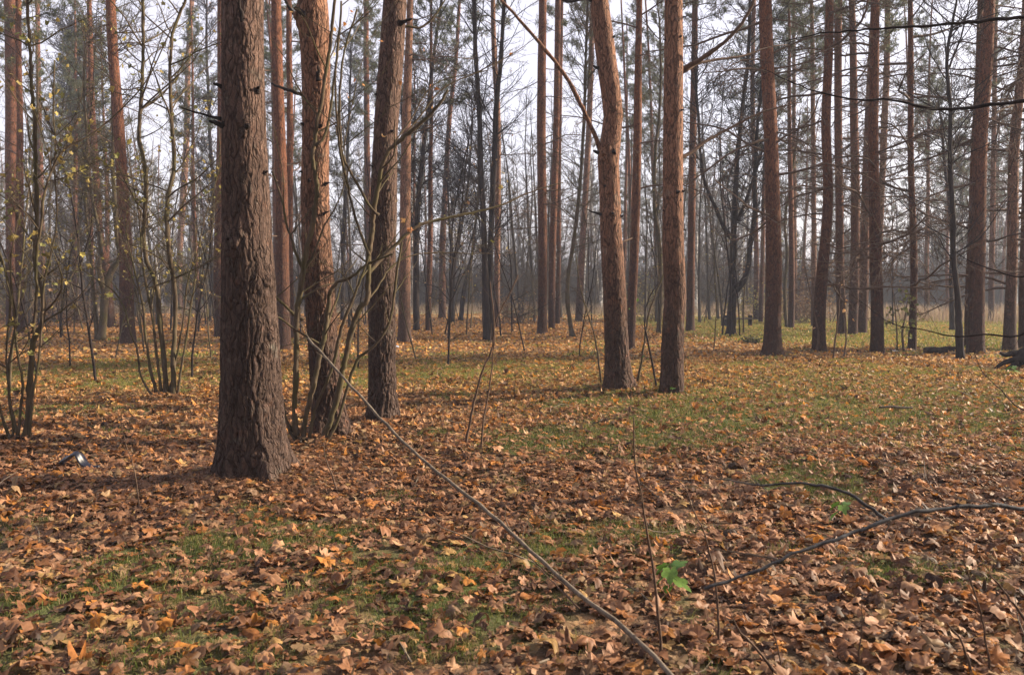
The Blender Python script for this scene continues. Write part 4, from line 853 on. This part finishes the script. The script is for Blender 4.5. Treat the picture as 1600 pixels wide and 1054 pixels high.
small_scrap('small white scrap lying left of the small leafy bush', 1398, 549, .07, (.75, .75, .78))
small_scrap('pale bluish scrap beside the foot of the brown pine near the leaning grey pine', 619, 543, .10, (.35, .38, .45))

# heaps of brush and little shrubs along the clearing
def brush(label, px, py, wpx, hpx, leafc=None, nb=26, mat='browntwig', D=None, cat='brush heap', name='brush_heap'):
    D = D or gd(py); p = at(px, py, D); base = (float(p[0]), float(D), 0.); W = wpx/F*D; H = hpx/F*D; e = empty(name, base, label, cat)
    B = MB(); tips = []
    for i in range(nb):
        x0 = p[0]+rng.uniform(-.4, .4)*W; d = np.array([rng.normal(0, .8), rng.normal(0, .5), rng.uniform(.3, 1.3)])
        Q = wander((x0, D+rng.uniform(-.4, .4)*W*.5, 0), d, H*rng.uniform(.6, 1.2), 5, .15, .0); B.tube(Q, np.linspace(.012, .004, 6)*max(1, D/35), 4, cap=False)
        twigs(B, Q, .006, .003, 0, 5, .5, 3, 0, .15, tips, .0025*max(1, D/25))
    o = link('stem', B.mesh('stem', M[mat], True, base), e)
    if leafc: Bl = MB(); leafspray(Bl, tips, 2, .09*max(1, D/35), leafc, spread=.1*H); link('foliage', Bl.mesh('foliage', M['leaf'], False, base), e)
DG = [(.09, .10, .04), (.13, .12, .05), (.16, .12, .06)]
brush('dark brush heap at the clearing edge left of the close trio of pines', 815, 497, 60, 16, DG, 40)
brush('low green brown shrub left of the foot of the dark brown pine', 1175, 537, 26, 14, [(.10, .11, .05), (.14, .12, .07)], 30, cat='shrub', name='shrub')
brush('tangle of brown shoots behind the wavy sapling at the left edge', 90, 505, 130, 60, BR, 60, cat='thicket', name='thicket')
brush('brown thicket around the foot of the far left pines', 25, 500, 90, 60, YG, 45, cat='thicket', name='thicket')
brush('low dark brush lying left of the pale pink pine', 235, 490, 60, 14, DG, 30)
brush('brushwood behind the mossy sapling near the pale pink pine', 315, 497, 60, 14, DG, 30)
brush('thin dry shrub between the dark brown pine and the bowed red pine', 1262, 505, 50, 60, BR, 34, cat='shrub', name='shrub')
brush('dry shrub under the thin pine near the black forked tree', 1186, 500, 34, 50, YG, 22, cat='shrub', name='shrub')
brush('sparse shrub behind the gap between crooked and straight pines', 1010, 500, 46, 60, YG, 24, cat='shrub', name='shrub')
brush('sparse shrub right behind the pair of black stems', 800, 505, 50, 50, BR, 20, cat='shrub', name='shrub')

# ------------------------------------------------------------------ fill-in saplings of the understorey
ug = 'bare understorey saplings'
sapspec = [(95, 530, 5), (130, 515, 6), (190, 520, 5), (8, 540, 6), (310, 520, 5), (380, 515, 5), (470, 520, 4), (520, 515, 5), (555, 530, 5), (610, 520, 4), (670, 510, 5), (700, 530, 4), (735, 515, 4), (800, 520, 4), (825, 505, 4), (925, 512, 5), (1010, 505, 5), (1100, 505, 4), (1130, 500, 4), (1215, 505, 4), (1260, 498, 4), (1300, 505, 4), (1395, 510, 4), (1450, 500, 4), (60, 508, 5), (240, 508, 5), (570, 508, 5), (860, 500, 4), (960, 500, 4), (30, 520, 5), (150, 500, 5), (100, 498, 5), (640, 500, 4), (760, 498, 4)]
sapspec += [(float(rng.uniform(-20, 1180)), float(rng.uniform(494, 528)), 4) for _ in range(34)]+[(float(rng.uniform(1150, 1420)), float(rng.uniform(492, 506)), 4) for _ in range(10)]
sapspec += [(110, 575, 1), (330, 560, 1), (60, 590, 1), (300, 590, 1), (180, 560, 1), (560, 575, 1), (650, 560, 1), (700, 572, 1), (15, 612, 1), (150, 600, 1), (225, 548, 1), (820, 548, 1), (905, 560, 1), (1115, 548, 1)]
PROT = []
for i in range(9):
    H = 7.5+rng.random()*3; st = wander((0, 0, -.05), (rng.normal(0, .08), rng.normal(0, .08), 1), H, 14, .07, .03)
    B = MB(); B.tube(st, np.linspace(.035, .007, 15), 7, cap=False); mt = B.mesh('trunk', M['mossbark' if i % 2 else 'darkbark'])
    brs = []; tips = []
    for j in range(15):
        f = .16+.8*(j+rng.random())/15; ii = min(13, int(f*14)); az = rng.uniform(0, 6.28); d = np.array([math.cos(az), math.sin(az), .5+.7*rng.random()])
        l = rng.uniform(.9, 2.4)*(1.15-.7*f); Q = wander(st[ii], d, l, 6, .13, .04); B = MB(); B.tube(Q, np.linspace(.017*(1.1-.6*f), .005, 7), 4, cap=False); twigs(B, Q, .010, .005, 1, 5, .44, 3, .04, .14, tips, .0042)
        brs.append(B.mesh('branch', M['mossbark' if i % 2 else 'darkbark']))
    B = MB(); sel = [tips[q] for q in rng.choice(len(tips), 26, replace=False)]; leafspray(B, sel, 1, .09, YG if i % 2 else BR); PROT.append((mt, brs, B.mesh('foliage', M['leaf'], False)))
where = ['left of', 'right of']
for i, (px, py, wpx) in enumerate(sapspec):
    p = gp(px, py); mt, brs, fo = PROT[i % 9]
    e = empty('bare_sapling', (float(p[0]), float(p[1]), 0), 'thin bare twiggy sapling among the pine trunks of the middle distance', 'sapling', ug)
    link('trunk', mt, e)
    for b_ in brs: link('branch', b_, e)
    link('foliage', fo, e)
    s = (.75+.5*rng.random())*(.62 if wpx == 1 else 1); e.scale = (s, s, s*(1+.2*rng.random())); e.rotation_euler = (0, 0, rng.random()*6.28)

# ------------------------------------------------------------------ far wood: individual copies of a few prototypes
def far_pine(i):
    H = 20+2*i % 5; B = MB(); st = wander((0, 0, -.1), (0, 0, 1), H, 12, .02, .01); B.tube(st, np.linspace(.17, .04, 13), 8, cap=False); return B.mesh('trunk', M['redbark']), CROWNS[i]
FP = [far_pine(i) for i in range(6)]
def far_decid(i, birch=False, fine=1.):
    H = 15+rng.random()*4; st = wander((0, 0, -.1), (rng.normal(0, .06), 0, 1), H, 12, .035, .02); B = MB(); B.tube(st, np.linspace(.17 if birch else .13, .02, 13), 7, cap=False)
    tm = B.mesh('trunk', M['birch' if birch else 'farbark']); C = MB()
    for j in range(46):
        f = (.22 if birch else .07)+.85*(j+rng.random())/34; f = min(f, .97); ii = min(11, int(f*12)); az = rng.uniform(0, 6.28); d = np.array([math.cos(az), math.sin(az), .8+.6*rng.random()])
        l = rng.uniform(1.6, 4.2)*(1.15-.8*f); Q = wander(st[ii], d, l, 5, .12, .03); C.tube(Q, np.linspace(.04*(1.1-.7*f), .015, 6)*fine, 4, cap=False); twigs(C, Q, .024*fine, .014*fine, 1, 3.4, .42, 3, .03, .16, None, .014*fine)
    return tm, C.mesh('crown', M['greytwig' if birch else 'farbark'])
FD = [far_decid(i) for i in range(4)]; FM = [far_decid(i, False, .6) for i in range(4)]; FB = [far_decid(i, True) for i in range(4)]
def put(kind, x, y, s, rz):
    if kind == 'pine':
        k = rng.integers(0, 6); e = empty('pine_tree', (x, y, 0), 'slim pine deep in the wood with a green crown high up', 'pine tree', 'pines deep in the wood')
        link('trunk', FP[k][0], e); c = link('crown', FP[k][1][0], e, (0, 0, rng.uniform(9, 12.5))); link('needles', FP[k][1][1], c)
        for q in range(5 if y < 75 else 0):
            o = link('dead_branch', DEAD[rng.integers(0, 10)], e, (0, 0, rng.uniform(4, 10))); a = rng.uniform(.8, 2); o.scale = (a, a, a); o.rotation_euler = (0, rng.uniform(-.3, .2), rng.uniform(0, 6.28))
    elif kind == 'birch':
        k = rng.integers(0, 4); e = empty('birch_tree', (x, y, 0), 'white birch trunk in the hazy wood beyond the clearing', 'birch tree', 'far birches beyond the clearing'); link('trunk', FB[k][0], e); link('crown', FB[k][1], e)
    elif kind == 'low':
        k = rng.integers(0, 6); e = empty('young_pine', (x, y, 0), 'bushy young pine, green down to the ground, at the edge of the far wood', 'young pine', 'young pines at the edge of the far wood'); link('trunk', FP[k][0], e).scale = (.35, .35, .36)
        c = link('crown', FP[k][1][0], e, (0, 0, .6)); link('needles', FP[k][1][1], c)
    else:
        k = rng.integers(0, 4); e = empty('bare_tree', (x, y, 0), 'bare grey tree in the hazy wood beyond the clearing', 'tree', 'far bare trees beyond the clearing'); link('trunk', FD[k][0], e); link('crown', FD[k][1], e)
    e.scale = (s, s, s); e.rotation_euler = (0, 0, rz)
# thin pines between 38 and 105 m, keeping the bright sky gap in the middle of the picture
cnt = 0; used = []
while cnt < 38:
    y = rng.uniform(36, 100); px = rng.uniform(-60, 1660); gap = (470 < px < 860)
    if gap and rng.random() < .75: continue
    if px < 470 and rng.random() < .45: continue
    if 880 < px < 1150 and rng.random() < .4: continue
    if px > 1290 and y < 46: continue
    x = (px-800)/F*y
    if any(abs(x-a)+abs(y-b_) < 1.6 for a, b_ in used): continue
    used.append((x, y)); cnt += 1; put('pine', float(x), float(y), float(rng.uniform(.8, 1.12)), float(rng.random()*6.28))
for i in range(250):
    y = rng.uniform(88, 150); x = rng.uniform(-.72, .72)*y; put('bare', float(x), float(y), float(rng.uniform(.8, 1.2)), float(rng.random()*6.28))
for i in range(70):
    y = rng.uniform(79, 98); x = rng.uniform(-.7, .7)*y; put('birch', float(x), float(y), float(rng.uniform(.75, 1.1)), float(rng.random()*6.28))
for i in range(90):
    y = rng.uniform(88, 140); px = rng.uniform(-50, 1650)
    if 480 < px < 870 and i % 3: continue
    put('pine' if i % 2 else 'low', float((px-800)/F*y), float(y), float(rng.uniform(.9, 1.15)), float(rng.random()*6.28))
for i in range(84):                                   # bare trees standing between the pines of the middle distance
    y = rng.uniform(40, 80); px = rng.uniform(-40, 1180); k = rng.integers(0, 4); s_ = float(rng.uniform(.6, .9))
    e = empty('bare_tree', (float((px-800)/F*y), float(y), 0), 'bare twiggy tree standing between the far pine trunks', 'tree', 'bare trees between the far pines'); link('trunk', FM[k][0], e); link('crown', FM[k][1], e); e.scale = (s_, s_, s_); e.rotation_euler = (0, 0, float(rng.random()*6.28))
for i, (px, y, s) in enumerate([(285, 62, .55), (320, 75, .7), (250, 85, .8), (1050, 95, 1.1), (980, 105, 1.2), (1420, 95, 1.1), (1480, 90, 1.2), (1560, 92, 1.0), (1600, 85, 1.1), (1330, 100, 1.2), (1120, 110, 1.3), (905, 110, 1.1), (1240, 105, 1.2), (30, 90, 1.0), (100, 100, 1.1), (1390, 105, 1.3), (1520, 108, 1.4), (200, 100, 1.)]):
    put('low', (px-800)/F*y, y, s, i*1.3)
# far undergrowth wall behind the trees: one thicket mass
def undergrowth():
    B = MB(); n = 36000; y = 84+90*rng.random(n)**1.6; x = rng.uniform(-.75, .75, n)*y; h = rng.uniform(2, 9, n)*rng.uniform(.5, 1, n)
    for i in range(5):
        a = rng.uniform(0, 6.28, n); d = np.stack([np.cos(a)*.35, np.sin(a)*.35, np.ones(n)], -1)*h[:, None]*rng.uniform(.6, 1, (n, 1)); s = np.stack([x+rng.normal(0, .6, n), y, np.zeros(n)], -1); wv = np.stack([np.full(n, .04), np.zeros(n), np.zeros(n)], -1)
        v = np.stack([s-wv, s+wv, s+d], 1); B.add(v.reshape(-1, 3), np.arange(n*3).reshape(-1, 3))
    o = link('undergrowth', B.mesh('undergrowth', M['farbark'], False)); o['kind'] = 'stuff'; o['label'] = 'grey bare undergrowth filling the far wood'
undergrowth()
# unseen pines around the view, added to shade the floor and cut sky light
for (x, y, s) in [(13, 3, 1.), (-8, -3, 1), (-3, -8, 1.05), (4, -6, 1), (9, -3, .95), (-12, 4, 1.1), (-13, -9, 1), (1, -14, 1), (10, -11, 1.1), (-7, -16, 1), (-18, 0, 1), (17, -5, 1)]:
    e = empty('pine_tree', (x, y, 0), 'unseen pine added outside the picture to block light', 'pine tree', 'unseen pines added to block light'); k = int(x) % 6
    link('trunk', FP[k][0], e); c = link('crown', FP[k][1][0], e, (0, 0, 11)); link('needles', FP[k][1][1], c); e.scale = (s, s, s)

for i in range(20):                                   # unseen thicket behind the camera, added to block sky light on trunk fronts
    a = math.radians(184+i*9.2); r = (7.2, 9.5)[i % 2]; put('low', r*math.cos(a)*1.2, r*math.sin(a)-.5, 1.0+.15*(i % 3), i*1.1); q = [o for o in col.objects if o.name.startswith('young_pine')][-1]; q['label'] = 'unseen young pine added behind the camera to block sky light'; q['group'] = 'unseen young pines added to block sky light'
# ------------------------------------------------------------------ leaves, grass, needles on the floor
B = MB(); scatter(B, 1.9, 9., 540, 0); scatter(B, 9., 20, 400, 1); scatter(B, 20, 42, 150, 2); scatter(B, 42, 70, 42, 2)
o = link('leaf_litter', B.mesh('leaf_litter', M['leaf'], True)); o['kind'] = 'stuff'; o['label'] = 'thick carpet of fallen brown and orange maple leaves'
print('litter tris', sum(len(t) for t in B.t))
B = MB(); grass(B, 1.9, 8, 5600, .055, .0034, .2); grass(B, 8, 20, 3400, .055, .007, .1); grass(B, 20, 60, 260, .10, .022, .3)
o = link('grass', B.mesh('grass', M['green'], False)); o['kind'] = 'stuff'; o['label'] = 'short green grass showing in patches through the leaves'
# tall dry grass on the clearing
def drygrass():
    B = MB(); n = 60000; y = rng.uniform(42, 92, n); px = rng.uniform(-100, 1700, n); x = (px-800)/F*y
    edge = np.interp(px, [0, 500, 900, 1200, 1350, 1600], [70, 72, 66, 60, 47, 44]); k = (y > edge)&(rng.random(n) < np.exp(-(y-edge)/25)); x, y = x[k], y[k]; n = len(x)
    DC = np.array([[.26, .19, .13], [.24, .165, .115], [.30, .235, .16], [.20, .15, .09]])
    blades(B, x, y, rng.uniform(.4, 1.35, n), np.full(n, .03), .5, DC[rng.integers(0, 4, n)]*(.8+.4*rng.random((n, 1))))
    o = link('dry_grass', B.mesh('dry_grass', M['green'], False)); o['kind'] = 'stuff'; o['label'] = 'tall straw-coloured dry grass on the far clearing'
drygrass()
# pine straw and small sticks
def straw():
    B = MB(); n = 26000; y = np.sqrt(rng.uniform(4, 15*15, n)); x = (rng.random(n)*2-1)*(.65*y+1)
    c = at(398, 745, gd(745)); m = 9000; a = rng.uniform(0, 6.28, m); r = np.abs(rng.normal(.5, .35, m)); x[:m] = c[0]+np.cos(a)*r*1.3; y[:m] = c[1]-.1+np.sin(a)*r
    az = rng.random(n)*6.28; L = rng.uniform(.03, .07, n); z = gh(x, y)+rng.uniform(.003, .05, n)*np.where(np.arange(n) < m, 1.2, .8); dx, dy = np.cos(az)*L, np.sin(az)*L; wx, wy = -np.sin(az)*.0012*(1+y/6), np.cos(az)*.0012*(1+y/6)
    dz = rng.normal(0, .012, n)
    v = np.stack([np.stack([x-wx, y-wy, z], -1), np.stack([x+wx, y+wy, z], -1), np.stack([x+dx, y+dy, z+dz], -1)], 1)
    cc = np.array([[.22, .11, .06], [.30, .17, .10], [.14, .08, .05]])[rng.integers(0, 3, n)]
    B.add(v.reshape(-1, 3), np.arange(n*3).reshape(-1, 3), None, cc[:, None].repeat(3, 1).reshape(-1, 3))
    o = link('pine_straw', B.mesh('pine_straw', M['leaf'], False)); o['kind'] = 'stuff'; o['label'] = 'brown pine needles and bits strewn on the soil'
    B = MB()
    for i in range(260):
        y = math.sqrt(rng.uniform(5, 26*26)); x = (rng.random()*2-1)*(.65*y+1); Q = wander((x, y, float(gh(x, y))+.03), (rng.normal(), rng.normal(), .05), rng.uniform(.15, .8), 5, .18, 0); Q[:, 2] = np.maximum(Q[:, 2], gh(Q[:, 0], Q[:, 1])+.015); B.tube(Q, np.linspace(.005, .002, 6)*(1+y/30), 4)
    o = link('fallen_twigs', B.mesh('fallen_twigs', M['greytwig'])); o['kind'] = 'stuff'; o['label'] = 'thin fallen twigs scattered among the leaves'
straw()
